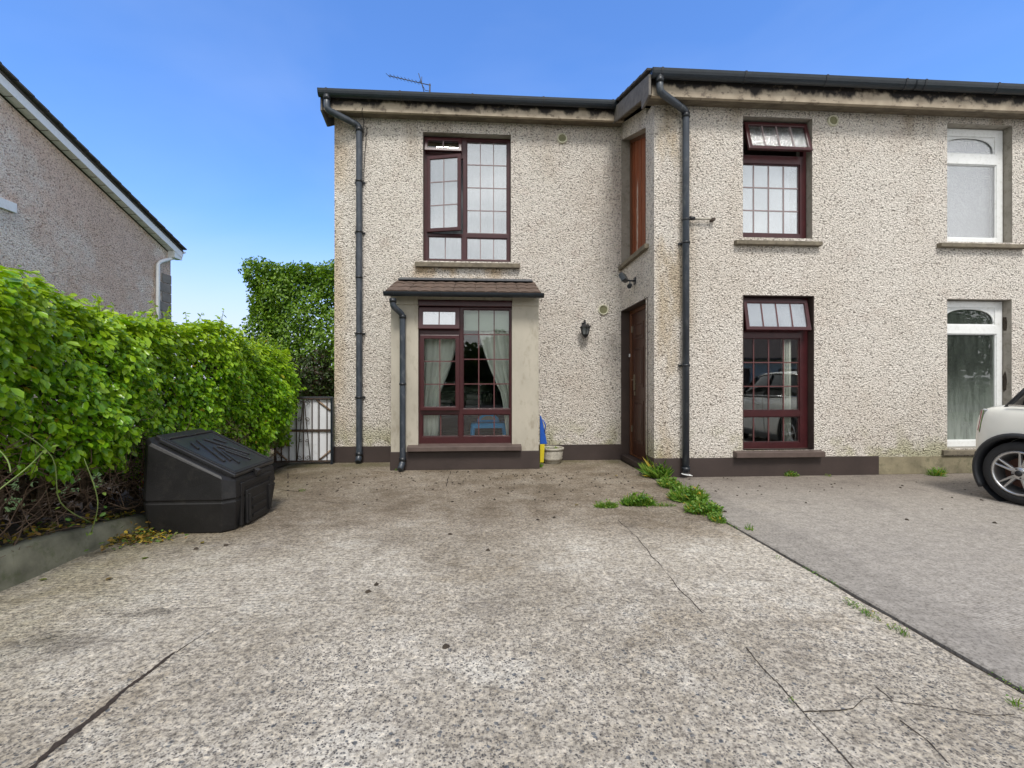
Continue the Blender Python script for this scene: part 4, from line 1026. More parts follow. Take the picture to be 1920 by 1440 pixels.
# sofa and cushions further back
SF = empty('sofa', 'dark plum sofa half hidden in the room behind the bay window', 'sofa', (.2, 8.6, .19))
obj('seat', MB().box(-1.1, .95, 8.25, 8.9, .35, .62), M['sofa'], SF, .04); obj('backrest', MB().box(-1.1, .95, 8.85, 9.1, .19, 1.05), M['sofa'], SF, .05)
for xx in (-1.32, .96): obj('armrest', MB().box(xx, xx+.2, 8.2, 9.1, .19, .82), M['sofa'], SF, .04)
for (x0, x1, z0, z1, lab) in ((-.30, -.02, .60, 1.02, 'white folded cloth heaped on the plum sofa'), (-.78, -.58, .60, .92, 'small white towel on the left of the plum sofa')):
    q = MB()
    for k in range(4): q.box(x0+random.uniform(-.02, .02), x1+random.uniform(-.02, .02), 8.35, 8.7, z0+(z1-z0)*k/4, z0+(z1-z0)*(k+.93)/4)
    tag(obj('folded_cloth', q, M['whitecloth'], bevel=.02), lab, 'cloth')

# ------------------------------------------------------------------ wall lantern, floodlight, aerial
x, z = P(1097, 618, D1-.11); yl = D1-.12
LN = empty('wall_lantern', 'black six-sided carriage lantern on the wall between bay and door', 'lamp', (x, D1, z-.14))
hexp = lambda r, zz, n=6: [(x+r*math.cos(2*math.pi*k/n+R(30)), yl+r*math.sin(2*math.pi*k/n+R(30)), zz) for k in range(n)]
def frustum(r0, z0_, r1, z1_, n=6):
    v = hexp(r0, z0_, n)+hexp(r1, z1_, n); return MB().add(v, [(k, (k+1) % n, n+(k+1) % n, n+k) for k in range(n)]+[tuple(range(n))[::-1], tuple(range(n, 2*n))])
obj('glass_body', frustum(.045, z-.075, .072, z+.035), M['lampglass'], LN)
q = MB()
a_, b_ = hexp(.048, z-.078), hexp(.075, z+.036)
for k in range(6): q.tube([a_[k], b_[k]], .006, 5)
obj('cage', q, M['blackmetal'], LN)
o = frustum(.098, z+.034, .045, z+.078); obj('lamp_roof', o, M['blackmetal'], LN)
obj('lamp_base', frustum(.030, z-.115, .052, z-.076), M['blackmetal'], LN)
obj('finial', MB().lathe([(.001, .07), (.008, .06), (.006, .045), (.014, .035), (.012, .01), (.03, 0)], 10, Matrix.Translation((x, yl, z+.075))).lathe([(.02, 0), (.012, -.015), (.001, -.03)], 10, Matrix.Translation((x, yl, z-.112))), M['blackmetal'], LN)
obj('bracket', MB().box(x-.03, x+.03, D1-.022, D1+.0, z-.06, z+.12).tube([(x, D1-.01, z+.09), (x, D1-.05, z+.155), (x, yl-.0, z+.14), (x, yl, z+.075)], .008, 6), M['blackmetal'], LN)

fy = 6.42; fx = RX; fzz = QZ(1186, 530, RX)
FL = empty('floodlight', 'small dark floodlight with motion sensor above the front door', 'lamp', (fx, fy, fzz-.1))
T = Matrix.Translation((fx-.17, fy-.05, fzz+.04)) @ Matrix.Rotation(R(-35), 4, 'Z') @ Matrix.Rotation(R(-28), 4, 'Y')
obj('lamp_body', MB().box(-.045, .02, -.085, .085, -.06, .06, mat=T), M['gutter'], FL, .01)
obj('lamp_glass', MB().box(-.052, -.0455, -.07, .07, -.047, .047, mat=T), M['lampglass'], FL)
obj('bracket', MB().tube([(fx, fy, fzz+.0), (fx-.10, fy-.02, fzz), (fx-.155, fy-.05, fzz+.02)], .011, 7).box(fx-.012, fx, fy-.04, fy+.04, fzz-.05, fzz+.05), M['gutter'], FL)
obj('motion_sensor', MB().tube([(fx-.08, fy-.02, fzz-.01), (fx-.09, fy-.04, fzz-.06)], .010, 7).tube([(fx-.08, fy-.03, fzz-.065), (fx-.11, fy-.08, fzz-.095)], [.028, .034], 12), M['gutter'], FL)

ya = 9.6; mx_, mz = P(806, 160, ya); ex, ez = P(731, 151, ya)
AE = empty('tv_aerial', 'thin television aerial on a short mast above the left roof', 'aerial', (mx_, ya, mz-.6))
obj('mast', MB().tube([(mx_, ya, mz-1.0), (mx_, ya, mz+.03)], .016, 8), M['lead'], AE)
obj('boom', MB().tube([(mx_+.02, ya, mz), (ex, ya-.15, ez)], .009, 6), M['lead'], AE)
for k in range(10):
    t = .22+.78*k/9; p = Vector((mx_, ya, mz)).lerp(Vector((ex, ya-.15, ez)), t)
    obj('element', MB().tube([p+Vector((.02, .14, .045)), p-Vector((.02, .14, .045))], .0045, 5), M['lead'], AE)
p = Vector((mx_, ya, mz)).lerp(Vector((ex, ya-.15, ez)), .2)
obj('reflector', MB().tube([p+Vector((-.05, .12, .13)), p+Vector((0, 0, 0)), p+Vector((.05, .12, -.16))], .008, 5).tube([p+Vector((-.05, -.12, .13)), p, p+Vector((.05, -.12, -.16))], .008, 5).tube([p+Vector((0, 0, .14)), p, p+Vector((.07, 0, -.14)), Vector((mx_, ya, mz-.12))], .007, 5), M['lead'], AE)

# ------------------------------------------------------------------ pot and toy beside the bay
pxx, pyy = G(1035, 868); 
PT = empty('flower_pot', 'round ribbed stone-coloured plant pot beside the bay', 'plant pot', (pxx, pyy, 0))
T = Matrix.Translation((pxx, pyy, 0))
prof = [(.0, 0), (.115, 0), (.125, .02), (.135, .05), (.15, .055), (.158, .085), (.153, .10), (.163, .13), (.160, .145), (.168, .17), (.163, .185), (.160, .20), (.178, .205), (.182, .235), (.165, .24), (.158, .235), (.15, .20)]
obj('pot', MB().lathe(prof, 32, T), M['pot'], PT)
obj('soil', MB().lathe([(.001, .212), (.155, .205)], 20, T), M['soil'], PT)
k = 60; ang = rng.uniform(0, 6.28, k); rr = rng.uniform(.06, .16, k)
pos = np.stack([pxx+rr*np.cos(ang), pyy+rr*np.sin(ang), .205+rng.uniform(0, .03, k)], 1)
linkmesh('creeping_plant', leaf_mesh('creeping_plant', pos, np.stack([rng.normal(size=k)*.5, rng.normal(size=k)*.5-.3, np.ones(k)], 1), rng.uniform(.015, .035, k), M['weed']), PT)
tx = PX(1014, DB+.18); ty = DB+.20
TY = empty('folded_plastic_toy', 'upright blue and yellow folded plastic toy wedged between bay and pot', 'toy', (tx, ty, 0))
obj('upper_panel', MB().prism([(-.02, .32), (.085, .32), (.05, .50), (.015, .66), (.0, .72), (-.02, .74)], lambda u, v, w: (tx+u+.012, ty+w, v), 0, .05), M['navyp'], TY, .006)
obj('lower_panel', MB().prism([(-.02, .05), (.035, .05), (.05, .32), (-.02, .32)], lambda u, v, w: (tx+u+.012, ty+w, v), .005, .045), M['yellowp'], TY, .006)
obj('handle', MB().tube([(tx+.03, ty-.01, .68), (tx+.07, ty-.01, .60), (tx+.06, ty-.01, .5)], .008, 6), M['navyp'], TY)

# ------------------------------------------------------------------ gate
gy = D1-.12; gx0, gx1 = PX(514, gy), PX(624, gy); gz1 = PZ(580, 746, gy); gz0 = .035
GT = empty('garden_gate', 'rusty scrollwork iron gate backed with white sheet between hedge and house', 'gate', ((gx0+gx1)/2, gy, 0))
obj('frame', MB().slab(gx0, gx1, gz0, gz1, [(gx0+.03, gx1-.03, gz0+.025, gz1-.022)], gy-.015, gy+.015), M['rust'], GT, .003)
obj('top_rail', MB().box(gx0, gx1, gy-.018, gy+.018, gz1-.0, gz1+.018), M['lead'], GT, .003)
obj('middle_rail', MB().box(gx0+.03, gx1-.03, gy-.008, gy+.008, (gz0+gz1)/2-.01, (gz0+gz1)/2+.01), M['rust'], GT)
zc_ = [PX(p, gy) for p in (528, 542, 556, 569, 585, 598, 613)]
for i, xx in enumerate(zc_):
    obj('bar', MB().box(xx-.006, xx+.006, gy-.006, gy+.006, gz0+.025, gz1-.022), M['rust'], GT)
xm = PX(570, gy)
for s_ in (-1, 1):
    obj('bar', MB().tube([(xm+s_*.008, gy-.012, gz1-.05), (xm+s_*.095, gy-.012, gz0+.03)], .006, 5), M['rust'], GT)
def scroll(cx_, cz_, r, s_, flip=1):
    return [(cx_+s_*(r*(1-t/9))*math.cos(t), gy-.014, cz_+flip*(r*(1-t/9))*math.sin(t)) for t in np.linspace(0, 7.6, 26)]
for (zz, rr_, fl) in ((gz1-.07, .038, 1), (gz0+(gz1-gz0)*.66, .036, 1), (gz0+(gz1-gz0)*.34, .026, -1), (gz0+.075, .038, -1)):
    for s_ in (-1, 1):
        obj('scroll', MB().tube(scroll(xm+s_*(rr_*1.25+.012), zz, rr_, -s_, fl), .0045, 5), M['rust'], GT)
for i, (u0, u1) in enumerate(((gx0+.02, xm-.04), (xm-.035, xm+.19), (xm+.195, gx1-.035))):
    obj('backing_sheet', MB().box(u0, u1, gy+.022+i*.002, gy+.030+i*.002, gz0+.02, gz1-.03), M['panelwhite'], GT)
q = MB().box(gx0+.02, gx1-.02, gy+.016, gy+.0215, (gz0+gz1)/2-.03, (gz0+gz1)/2+.005)
obj('batten', q, M['oldwood'], GT)
for (p1, p2) in (((gx1-.24, gz1-.03), (gx1-.04, gz1-.19)), ((gx1-.20, gz0+.03), (gx1-.04, gz0+.17)), ((gx0+.03, gz0+.16), (gx0+.18, gz0+.03))):
    obj('batten', MB().tube([(p1[0], gy+.018, p1[1]), (p2[0], gy+.018, p2[1])], .016, 4), M['oldwood'], GT)
obj('gate_post', MB().box(gx1+.006, XL-.008, gy-.03, gy+.03, 0, gz1+.0), M['gutter'], GT)

# ------------------------------------------------------------------ coal bunker
BX, BY = -2.355, 4.175
CB = empty('coal_bunker', 'black plastic coal bunker with sloping ribbed lid standing against the hedge', 'bunker', (BX, BY, 0), world=False)
def ring(dx, dy, zf, zb_, ch=.07, off=0):
    # +x is the front; zf height at front, zb_ at back
    pts = [(dx-ch, -dy), (dx, -dy+ch), (dx, dy-ch), (dx-ch, dy), (-dx+ch, dy), (-dx, dy-ch), (-dx, -dy+ch), (-dx+ch, -dy)]
    return [Vector((p[0]+off, p[1], zf+(zb_-zf)*(dx-p[0])/(2*dx))) for p in pts]
rings = [ring(.325, .375, 0, 0), ring(.335, .385, .01, .01), ring(.36, .42, .245, .245), ring(.352, .412, .25, .25), ring(.352, .412, .268, .268), ring(.36, .42, .275, .275), ring(.35, .405, .40, .74), ring(.335, .39, .425, .765)]
mb = MB(); vs = [v for r in rings for v in r]; fs = []
for i in range(len(rings)-1):
    for k in range(8): fs.append((i*8+k, i*8+(k+1) % 8, (i+1)*8+(k+1) % 8, (i+1)*8+k))
fs.append(tuple(range(len(vs)-8, len(vs)))); fs.append(tuple(range(8))[::-1]); mb.add(vs, fs)
obj('body', mb, M['blackplastic'], CB, .010)
sl2 = math.atan2(.34, .67); TL = Matrix.Translation((.30, 0, .447)) @ Matrix.Rotation(sl2, 4, 'Y')     # -x runs up the slope
lid = obj('lid', MB().box(-.62, .045, -.345, .345, .004, .035, mat=TL).box(-.60, .02, -.33, .33, -.012, .005, mat=TL), M['lidplastic'], CB, .010)
for (v0_, u0_, v1_, u1_, w) in ((.19, .43, .72, .20, .030), (.51, .47, .83, .36, .022), (.22, .27, .37, .20, .022), (.40, .46, .74, .31, .020), (.05, .10, .05, .42, .016)):
    for sgn in (0, 1):
        ua, ub = (u0_, u1_) if not sgn else (1-u0_, 1-u1_)
        pa = Vector((-.62+v0_*.665, -.345+ua*.69, .034)); pb = Vector((-.62+v1_*.665, -.345+ub*.69, .034)); l = (pb-pa).length
        T2 = TL @ Matrix.Translation(pa) @ Matrix.Rotation(math.atan2(pb.y-pa.y, pb.x-pa.x), 4, 'Z')
        obj('rib', MB().box(0, l, -w/2, w/2, 0, .016, mat=T2), M['lidplastic'], lid, .006)
obj('lid_rim', MB().slab(-.61, .035, -.335, .335, [(-.575, .0, -.30, .30)], .0351, .044, fn=lambda u, v, w: TL @ Vector((u, v, w))), M['blackplastic'], lid, .004)
obj('catch', MB().box(.03, .085, -.03, .03, -.03, .03, mat=TL), M['blackplastic'], lid, .006)
obj('hinge_strip', MB().box(-.68, -.61, -.30, .30, -.01, .03, mat=TL), M['blackplastic'], CB, .008)
# front recess and sliding hatch
TF = Matrix.Translation((.352, 0, .0))
obj('hatch_surround', MB().slab(-.27, .27, .02, .375, [(-.225, .225, .02, .335)], .0, .022, fn=lambda u, v, w: (.342+w, u, v)), M['blackplastic'], CB, .006)
ht = obj('hatch', MB().slab(-.20, .20, .015, .30, [], 0, .028, fn=lambda u, v, w: (.352+w-.02*v, u, v)), M['blackplastic'], CB, .008)
for (v0, v1) in ((.05, .10), (.12, .17), (.19, .24)):
    obj('hatch_rib', MB().slab(-.12, .12, v0, v1-.02, [], .02, .036, fn=lambda u, v, w: (.352+w-.02*v, u, v)), M['blackplastic'], ht, .004)
for u in (-.185, .165):
    obj('hatch_grip', MB().slab(u, u+.02, .04, .27, [], .02, .044, fn=lambda u_, v, w: (.352+w-.02*v, u_, v)), M['blackplastic'], ht, .004)
for s_ in (-1, 1):
    obj('side_seam', MB().box(-.20, .27, s_*.402-.004, s_*.402+.004, .30, .306), M['blackplastic'], CB)
# orange tub behind it
oz = .14
OT = empty('orange_tub', 'orange plastic tub half hidden behind the bunker under the hedge', 'tub', (-2.98, 4.40, oz))
obj('tub', MB().lathe([(.001, .0), (.10, 0), (.13, .24), (.142, .245), (.142, .26), (.125, .26), (.10, .02)], 24, Matrix.Translation((-2.98, 4.40, oz))), M['orangep'], OT)
obj('handle', MB().tube([(-2.98+.135*math.cos(t), 4.40-.02, oz+.25-.08*math.sin(t)) for t in np.linspace(0, math.pi, 12)], .005, 5), M['blackmetal'], OT)

# ------------------------------------------------------------------ foliage
def sample_box_shell(n, x0, x1, y0, y1, z0, z1, faces, depth):
    """points on the given faces ('+x','-x','-y','+y','+z'), pushed inwards by up to depth"""
    ar = {'+x': (y1-y0)*(z1-z0), '-x': (y1-y0)*(z1-z0), '-y': (x1-x0)*(z1-z0), '+y': (x1-x0)*(z1-z0), '+z': (x1-x0)*(y1-y0)}
    tot = sum(ar[f] for f in faces); out = []; nn = []
    for f in faces:
        k = int(n*ar[f]/tot); u = rng.uniform(size=(k, 3)); d = depth*rng.beta(1, 2.0, size=k)
        p = np.stack([x0+(x1-x0)*u[:, 0], y0+(y1-y0)*u[:, 1], z0+(z1-z0)*u[:, 2]], 1); q = np.zeros((k, 3))
        ax = 'xyz'.index(f[1]); sg = 1 if f[0] == '+' else -1; lim = ((x0, x1), (y0, y1), (z0, z1))[ax]
        p[:, ax] = (lim[1] if sg > 0 else lim[0])-sg*d; q[:, ax] = sg; out.append(p); nn.append(q)
    return np.concatenate(out), np.concatenate(nn)
# clipped hedge: face bulges and dips
HX = -2.80; HT = 1.80
HE = empty('hedge', 'long clipped bright green broad-leaved hedge along the left of the drive', 'hedge', (-3.3, 4, 0))
def bulge(y, z): return .07*np.sin(y*2.1+z*1.3)+.06*np.sin(y*4.7-z*2.9)+.04*np.sin(y*9.3+z*7.1)
def topline(y): return HT+.05*np.sin(y*2.7)+.04*np.sin(y*6.1+1)+.02*np.sin(y*13)-.10*np.clip((y-4.6)/2.2, 0, 1)
def bottom(y): return .80-.24*np.clip((y-2.4)/1.4, 0, 1)-.25*np.clip((y-3.7)/.7, 0, 1)+.07*np.sin(y*5.1)+.05*np.sin(y*11.3)
Nf = 30000
yy = rng.uniform(1.0, 6.85, Nf); uu = rng.uniform(size=Nf); zlo, zhi = bottom(yy), topline(yy)
zz = zlo+(zhi-zlo)*uu; dep = .30*rng.beta(1, 2.2, size=Nf)
tshape = (zz-zlo)/(zhi-zlo)
xx = HX+bulge(yy, zz)-dep-.10*np.clip(tshape-.72, 0, 1)/.28*np.clip(tshape-.72, 0, 1)*3-.16*np.clip(.22-tshape, 0, 1)/.22
xx += .11*np.clip((yy-5.2)/1.3, 0, 1)*np.exp(-((zz-1.0)/.5)**2)
xx += .05*np.sin(yy*17+zz*5)*np.sin(zz*19-yy*3)+.04*np.sin(yy*29)*np.sin(zz*31+yy*7)
pf = np.stack([xx, yy, zz], 1); nf = np.stack([np.ones(Nf), np.full(Nf, -.15), .6+.9*np.clip(tshape-.75, 0, 1)*4], 1)
Nt = 19000
yt = rng.uniform(1.0, 6.85, Nt); xt = HX-.08-1.0*rng.uniform(size=Nt)
pt = np.stack([xt+bulge(yt, HT)*.3, yt, topline(yt)+.04*np.sin(xt*9+yt*3)-.18*rng.beta(1, 2.2, size=Nt)], 1); nt_ = np.stack([np.full(Nt, .15), np.zeros(Nt), np.ones(Nt)], 1)
Ne = 3500      # far end near the gate
ze_ = rng.uniform(.3, HT-.1, Ne); pe = np.stack([HX-1.0*rng.uniform(size=Ne), 6.85+.05*np.sin(ze_*7)-.2*rng.beta(1, 2, size=Ne), ze_], 1); ne_ = np.tile([0.2, 1, .3], (Ne, 1))
Nb = 5000     # back face
yb_ = rng.uniform(1, 6.85, Nb); pb = np.stack([np.full(Nb, HX-1.05)+.2*rng.beta(1, 2, size=Nb), yb_, rng.uniform(.5, HT, Nb)], 1); nb_ = np.tile([-1, 0, .3], (Nb, 1))
pos = np.concatenate([pf, pt, pe, pb]); nrm = np.concatenate([nf, nt_, ne_, nb_]).astype('f')
k = len(pos); nrm = nrm+rng.normal(size=(k, 3))*.5+np.array([0, 0, .3]); size = rng.uniform(.032, .070, k)*np.where(rng.uniform(size=k) < .2, .65, 1)*np.where(rng.uniform(size=k) < .06, 1.3, 1)
young = np.clip((pos[:, 2]-1.30)/.4, 0, 1)*rng.uniform(.2, 1, k)+(rng.uniform(size=k) < .05)*.5
young = np.clip(young, 0, 1)
downv = np.tile([.35, -.1, -.75], (k, 1))
# the leaves that show largest, each an object of its own
camp = np.array([0, 0, H]); dist = np.linalg.norm(pos-camp, axis=1); a_ = np.arctan2(pos[:, 0], pos[:, 1])
outer = np.zeros(k, bool); outer[:Nf] = (dep < .05) & (zz > bottom(yy)+.02)
score = np.where(outer & (pos[:, 1] > 2.75), size/dist, -1); top = np.argsort(-score)[:300]
mask = np.ones(k, bool); mask[top] = False
fo = linkmesh('foliage', leaf_mesh('foliage', pos[mask], nrm[mask], size[mask], M['leaf'], down=downv[mask], young=young[mask]), HE); fo['kind'] = 'stuff'
one = [leaf_mesh('leaf', np.zeros((1, 3)), np.array([[0, 0, 1.0]]), np.array([1.0]), M['leaf'], down=np.array([[0, -9.0, 0]]), tpl=LEAF*np.array([a, 1, b]), young=np.array([y_])) for a, b, y_ in ((1, 1, 0), (.9, 1.6, .1), (1.08, .6, .3), (1.0, 1.9, .0))]
FT = frames(nrm[top], down=downv[top])
for i, ti in enumerate(top):
    o = bpy.data.objects.new('leaf', one[i % 4]); COL.objects.link(o); o.parent = HE
    m = Matrix(FT[i].tolist()).to_4x4() @ Matrix.Rotation(math.pi, 4, 'Z'); s_ = float(size[ti])*1.08
    o.matrix_local = Matrix.Translation(Vector(pos[ti])-Vector(WORLDROOTS[HE.name])) @ m @ Matrix.Scale(s_, 4)
# shoots above the top line
q = MB(); sp, snn, ss = [], [], []
for i in range(70):
    y = random.uniform(1.6, 6.6); x = HX-random.uniform(0, .9); h = random.uniform(.06, .22); z0 = float(topline(np.array(y)))-.05
    dx, dy = random.uniform(-.07, .07), random.uniform(-.07, .07); q.tube([(x, y, z0), (x+dx, y+dy, z0+h)], .003, 4)
    for j in range(8):
        t = .2+.8*j/7; sp.append((x+dx*t, y+dy*t, z0+h*t)); snn.append((random.uniform(-1, 1), random.uniform(-1, 1), .8)); ss.append(random.uniform(.03, .055))
so_ = obj('shoot', q, M['greenstem'], HE); so_['kind'] = 'stuff'
linkmesh('shoot_leaf', leaf_mesh('shoot_leaf', np.array(sp), np.array(snn), np.array(ss), M['leaf'], young=np.full(len(sp), .7)), HE)['kind'] = 'stuff'
# trunks, branches and the tangle of dry twigs in the shade below
for i in range(26):
    y = 1.2+i*.215+random.uniform(-.07, .07); x = HX-.30-random.uniform(0, .35)
    z0 = .12; p = [(x, y, z0)]; 
    for t in range(5): x += random.uniform(-.05, .06); y += random.uniform(-.06, .06); z0 += .28; p.append((x, y, z0))
    obj('stem', MB().tube(p, [.022, .020, .017, .014, .010, .006], 7), M['bark'], HE)
q = MB()
for i in range(2600):
    y = random.uniform(1.0, 6.6); x = HX-.02-random.uniform(0, .75)*random.random()**.6; z = random.uniform(.16, 1.0 if y < 4 else .75)
    d = Vector((random.uniform(-.6, .9), random.uniform(-1, 1), random.uniform(-.5, .9))).normalized()*random.uniform(.10, .38)
    m = Vector((random.uniform(-.03, .03), random.uniform(-.03, .03), random.uniform(-.05, .02)))
    a = Vector((x, y, z)); b = a+d
    if b.z < .17: b.z = .17+random.uniform(0, .05)
    b.x = min(b.x, KX+.02)
    q.tube([a, (a+b)/2+m, b], [random.uniform(.0025, .0055), .003, .0014], 3, cap=False)
tw_ = obj('twig', q, M['twig'], HE, weld=False); tw_['kind'] = 'stuff'
# dense inner mass of dead leaf and shade at the back of the hedge
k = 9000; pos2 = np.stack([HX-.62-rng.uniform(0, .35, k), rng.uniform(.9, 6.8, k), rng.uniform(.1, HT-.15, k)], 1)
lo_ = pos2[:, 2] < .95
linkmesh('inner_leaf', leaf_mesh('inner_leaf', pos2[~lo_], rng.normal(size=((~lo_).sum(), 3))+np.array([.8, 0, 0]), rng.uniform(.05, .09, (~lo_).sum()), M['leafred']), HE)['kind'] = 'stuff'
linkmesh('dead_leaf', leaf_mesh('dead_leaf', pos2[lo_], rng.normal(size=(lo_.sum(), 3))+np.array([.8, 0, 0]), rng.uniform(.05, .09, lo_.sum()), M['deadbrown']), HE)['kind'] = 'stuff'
# trailing green stems hanging in front of the twigs
for (pts, nl) in (([G(170, 985, .2)+(.22,), (-2.66, 3.05, .45), (-2.62, 2.95, .75), (-2.70, 2.80, .95)], 10), ([(-2.78, 2.55, .30), (-2.66, 2.6, .55), (-2.60, 2.78, .72), (-2.62, 2.9, .80)], 14), ([(-2.72, 3.35, .16), (-2.62, 3.28, .4), (-2.66, 3.22, .7)], 8), ([(-2.80, 2.7, .95), (-2.5, 2.55, .82), (-2.42, 2.5, .74)], 6)):
    fine_ = []
    for i in range(len(pts)-1):
        a, b = Vector(pts[i]), Vector(pts[i+1]); a0 = Vector(pts[max(i-1, 0)]); b1 = Vector(pts[min(i+2, len(pts)-1)])
        for t_ in (0, .2, .4, .6, .8):
            fine_.append(tuple(.5*((2*a)+(b-a0)*t_+(2*a0-5*a+4*b-b1)*t_*t_+(3*a-a0-3*b+b1)*t_**3)))
    pts = fine_+[tuple(pts[-1])]
    st = obj('trailing_stem', MB().tube(pts, [.004]+[.0035]*(len(pts)-2)+[.0015], 6), M['greenstem'], HE)
    pp = []
    for i in range(nl):
        t = i/nl*(len(pts)-1); k0 = int(t); a, b = Vector(pts[k0]), Vector(pts[k0+1]); pp.append(a.lerp(b, t-k0)+Vector((random.uniform(-.03, .03),)*3))
    linkmesh('stem_leaf', leaf_mesh('stem_leaf', np.array(pp), rng.normal(size=(nl, 3))+np.array([.5, -.5, 1]), rng.uniform(.02, .04, nl), M['weed']), st)['kind'] = 'stuff'

# fallen leaves: a drift against the bunker and singles along kerb and drive
cx_, cy_ = G(262, 1012)
k = 330; pos3 = np.stack([cx_+rng.normal(size=k)*.13, cy_+rng.normal(size=k)*.10, .006+rng.exponential(.022, size=k)], 1)
pos3[:, 0] = np.clip(pos3[:, 0], KX+.05, None)
tag(linkmesh('fallen_leaves', leaf_mesh('fallen_leaves', pos3, np.stack([rng.normal(size=k)*.5, rng.normal(size=k)*.5, np.ones(k)], 1), rng.uniform(.02, .045, k), M['dead'])), 'drift of yellow and brown fallen leaves at the foot of the bunker', 'fallen leaves', kind='stuff')
k = 420; yk = rng.uniform(1.5, 4.0, k); pos4 = np.stack([KX-.06-rng.exponential(.10, size=k), yk, .215-.12*np.clip((yk-3.2)/.9, 0, 1)+rng.uniform(0, .03, k)], 1)
tag(linkmesh('leaf_litter', leaf_mesh('leaf_litter', pos4, np.stack([rng.normal(size=k)*.5, rng.normal(size=k)*.5, np.ones(k)], 1), rng.uniform(.02, .05, k), M['dead'])), 'dry yellowed leaf litter lying along the top of the mossy kerb', 'leaf litter', kind='stuff')
single = leaf_mesh('fallen_leaf', np.zeros((1, 3)), np.array([[0, .1, 1.0]]), np.array([1.0]), M['dead'])
for i, (px, py, lab) in enumerate(((70, 1090, 'brown fallen leaf on the drive below the mossy kerb'), (212, 1084, 'pale yellow fallen leaf on the open drive left of the bunker'), (376, 1018, 'curled tan leaf on the drive just in front of the bunker'), (265, 1050, 'small orange leaf on the drive below the leaf drift'), (1085, 947, 'pale yellow leaf on the concrete left of the weeds'), (1153, 892, 'yellow leaf lying on the path before the front door'), (1300, 962, 'orange leaf caught in the weeds along the joint'))):
    x, y = G(px, py); o = bpy.data.objects.new('fallen_leaf', single); COL.objects.link(o); o.location = (x, y, .006 if i != 6 else .05); o.scale = (.045,)*3; o.rotation_euler = (R(random.uniform(-12, 12)), R(random.uniform(-12, 12)), random.uniform(0, 6.28))
    tag(o, lab, 'fallen leaf', 'single fallen leaves', recentre=False)
# dark crumbs of earth
q = MB()
def clod(x, y, r):
    vs = []; 
    for k in range(8):
        t = 2*math.pi*k/8; rr = r*random.uniform(.7, 1.2); vs.append((x+rr*math.cos(t), y+rr*math.sin(t), .001))
    for k in range(4):
        t = 2*math.pi*k/4+.3; rr = r*random.uniform(.3, .6); vs.append((x+rr*math.cos(t), y+rr*math.sin(t), r*random.uniform(.5, .9)))
    fs = [(8, 9, 10, 11)]
    for k in range(4): fs += [(2*k, 2*k+1, 8+k), (2*k+1, (2*k+2) % 8, 8+(k+1) % 4), (2*k+1, 8+(k+1) % 4, 8+k)]
    q.add(vs, fs)
for i in range(330):
    px = random.gauss(880, 230) if i % 3 else random.uniform(560, 1850); py = 884+abs(random.gauss(0, 22))
    if px > 1250: py += 12
    x, y = G(min(max(px, 540), 1880), py); clod(x, y, random.uniform(.005, .016))
for (px, py) in ((848, 941), (844, 1002), (915, 1032), (706, 1096), (690, 1110), (836, 1213), (1039, 971), (424, 1023), (368, 1030), (1360, 960), (1865, 981), (1040, 928), (1008, 975), (1700, 975)): x, y = G(px, py); clod(x, y, .018)
tag(obj('soil_crumbs', q, M['soil'], weld=False), 'dark crumbs of earth scattered over the concrete before the house', 'soil crumbs', kind='stuff')

# weeds
BLADE = np.array([[-.05, 0, 0], [.05, 0, 0], [.06, .5, .12], [-.06, .5, .12], [.0, 1, -.05]], 'f'); BLADEF = [(0, 1, 2), (0, 2, 3), (3, 2, 4)]
def weed(px, py, rx, ry, h, n, label, broad=.5, name='weed', z=0):
    x, y = G(px, py); k = n; ang = rng.uniform(0, 6.28, k); h = h*1.75 if h > .045 else h*1.3; rx *= 1.15; ry *= 1.15; rr = np.sqrt(rng.uniform(size=k)); bx = x+rr*np.cos(ang)*rx; by = y+rr*np.sin(ang)*ry
    hh = h*(1-.55*rr)*rng.uniform(.5, 1.1, k)
    lean = np.stack([rng.normal(size=k)*.45+np.cos(ang)*.4, rng.normal(size=k)*.45+np.sin(ang)*.4, np.full(k, .8)], 1)
    nrm_ = np.stack([np.cos(ang+1.57)+rng.normal(size=k)*.6, np.sin(ang+1.57)+rng.normal(size=k)*.6, rng.normal(size=k)*.3], 1)
    root = empty(name, label, 'weed', (x, y, 0), 'weeds in the joints')
    linkmesh('blades', leaf_mesh('blades', np.stack([bx, by, np.full(k, z)], 1), nrm_, hh*1.1, M['weed'], down=lean*3, tpl=BLADE, tf=BLADEF), root)
    kb = int(n*broad)
    if kb:
        ang = rng.uniform(0, 6.28, kb); rr = np.sqrt(rng.uniform(size=kb)); p = np.stack([x+rr*np.cos(ang)*rx, y+rr*np.sin(ang)*ry, z+.01+h*(1-.6*rr)*rng.uniform(.1, .9, kb)], 1)
        linkmesh('leaves', leaf_mesh('leaves', p, rng.normal(size=(kb, 3))*.5+np.array([0, -.2, 1]), rng.uniform(.016, .042, kb)*min(1, max(.3, h/.13)), M['weed']), root)
weed(1228, 893, .10, .16, .17, 500, 'tallest leafy weed clump at the foot of the wall corner', 1.2)
weed(1255, 912, .09, .16, .08, 380, 'low weed mat between the tall clump and the wide grassy clump', .7)
weed(1290, 938, .15, .13, .11, 520, 'wide grassy weed clump where the two joints meet', .5)
weed(1318, 960, .14, .12, .08, 420, 'weed clump with an orange leaf caught in it', .8)
weed(1343, 976, .05, .09, .05, 160, 'small weed tuft at the near end of the main weeds', .8)
weed(1197, 947, .14, .05, .09, 360, 'middle grassy tuft along the cross joint', .5)
weed(1137, 951, .10, .04, .05, 260, 'leftmost low grassy tuft of the cross joint', .2)
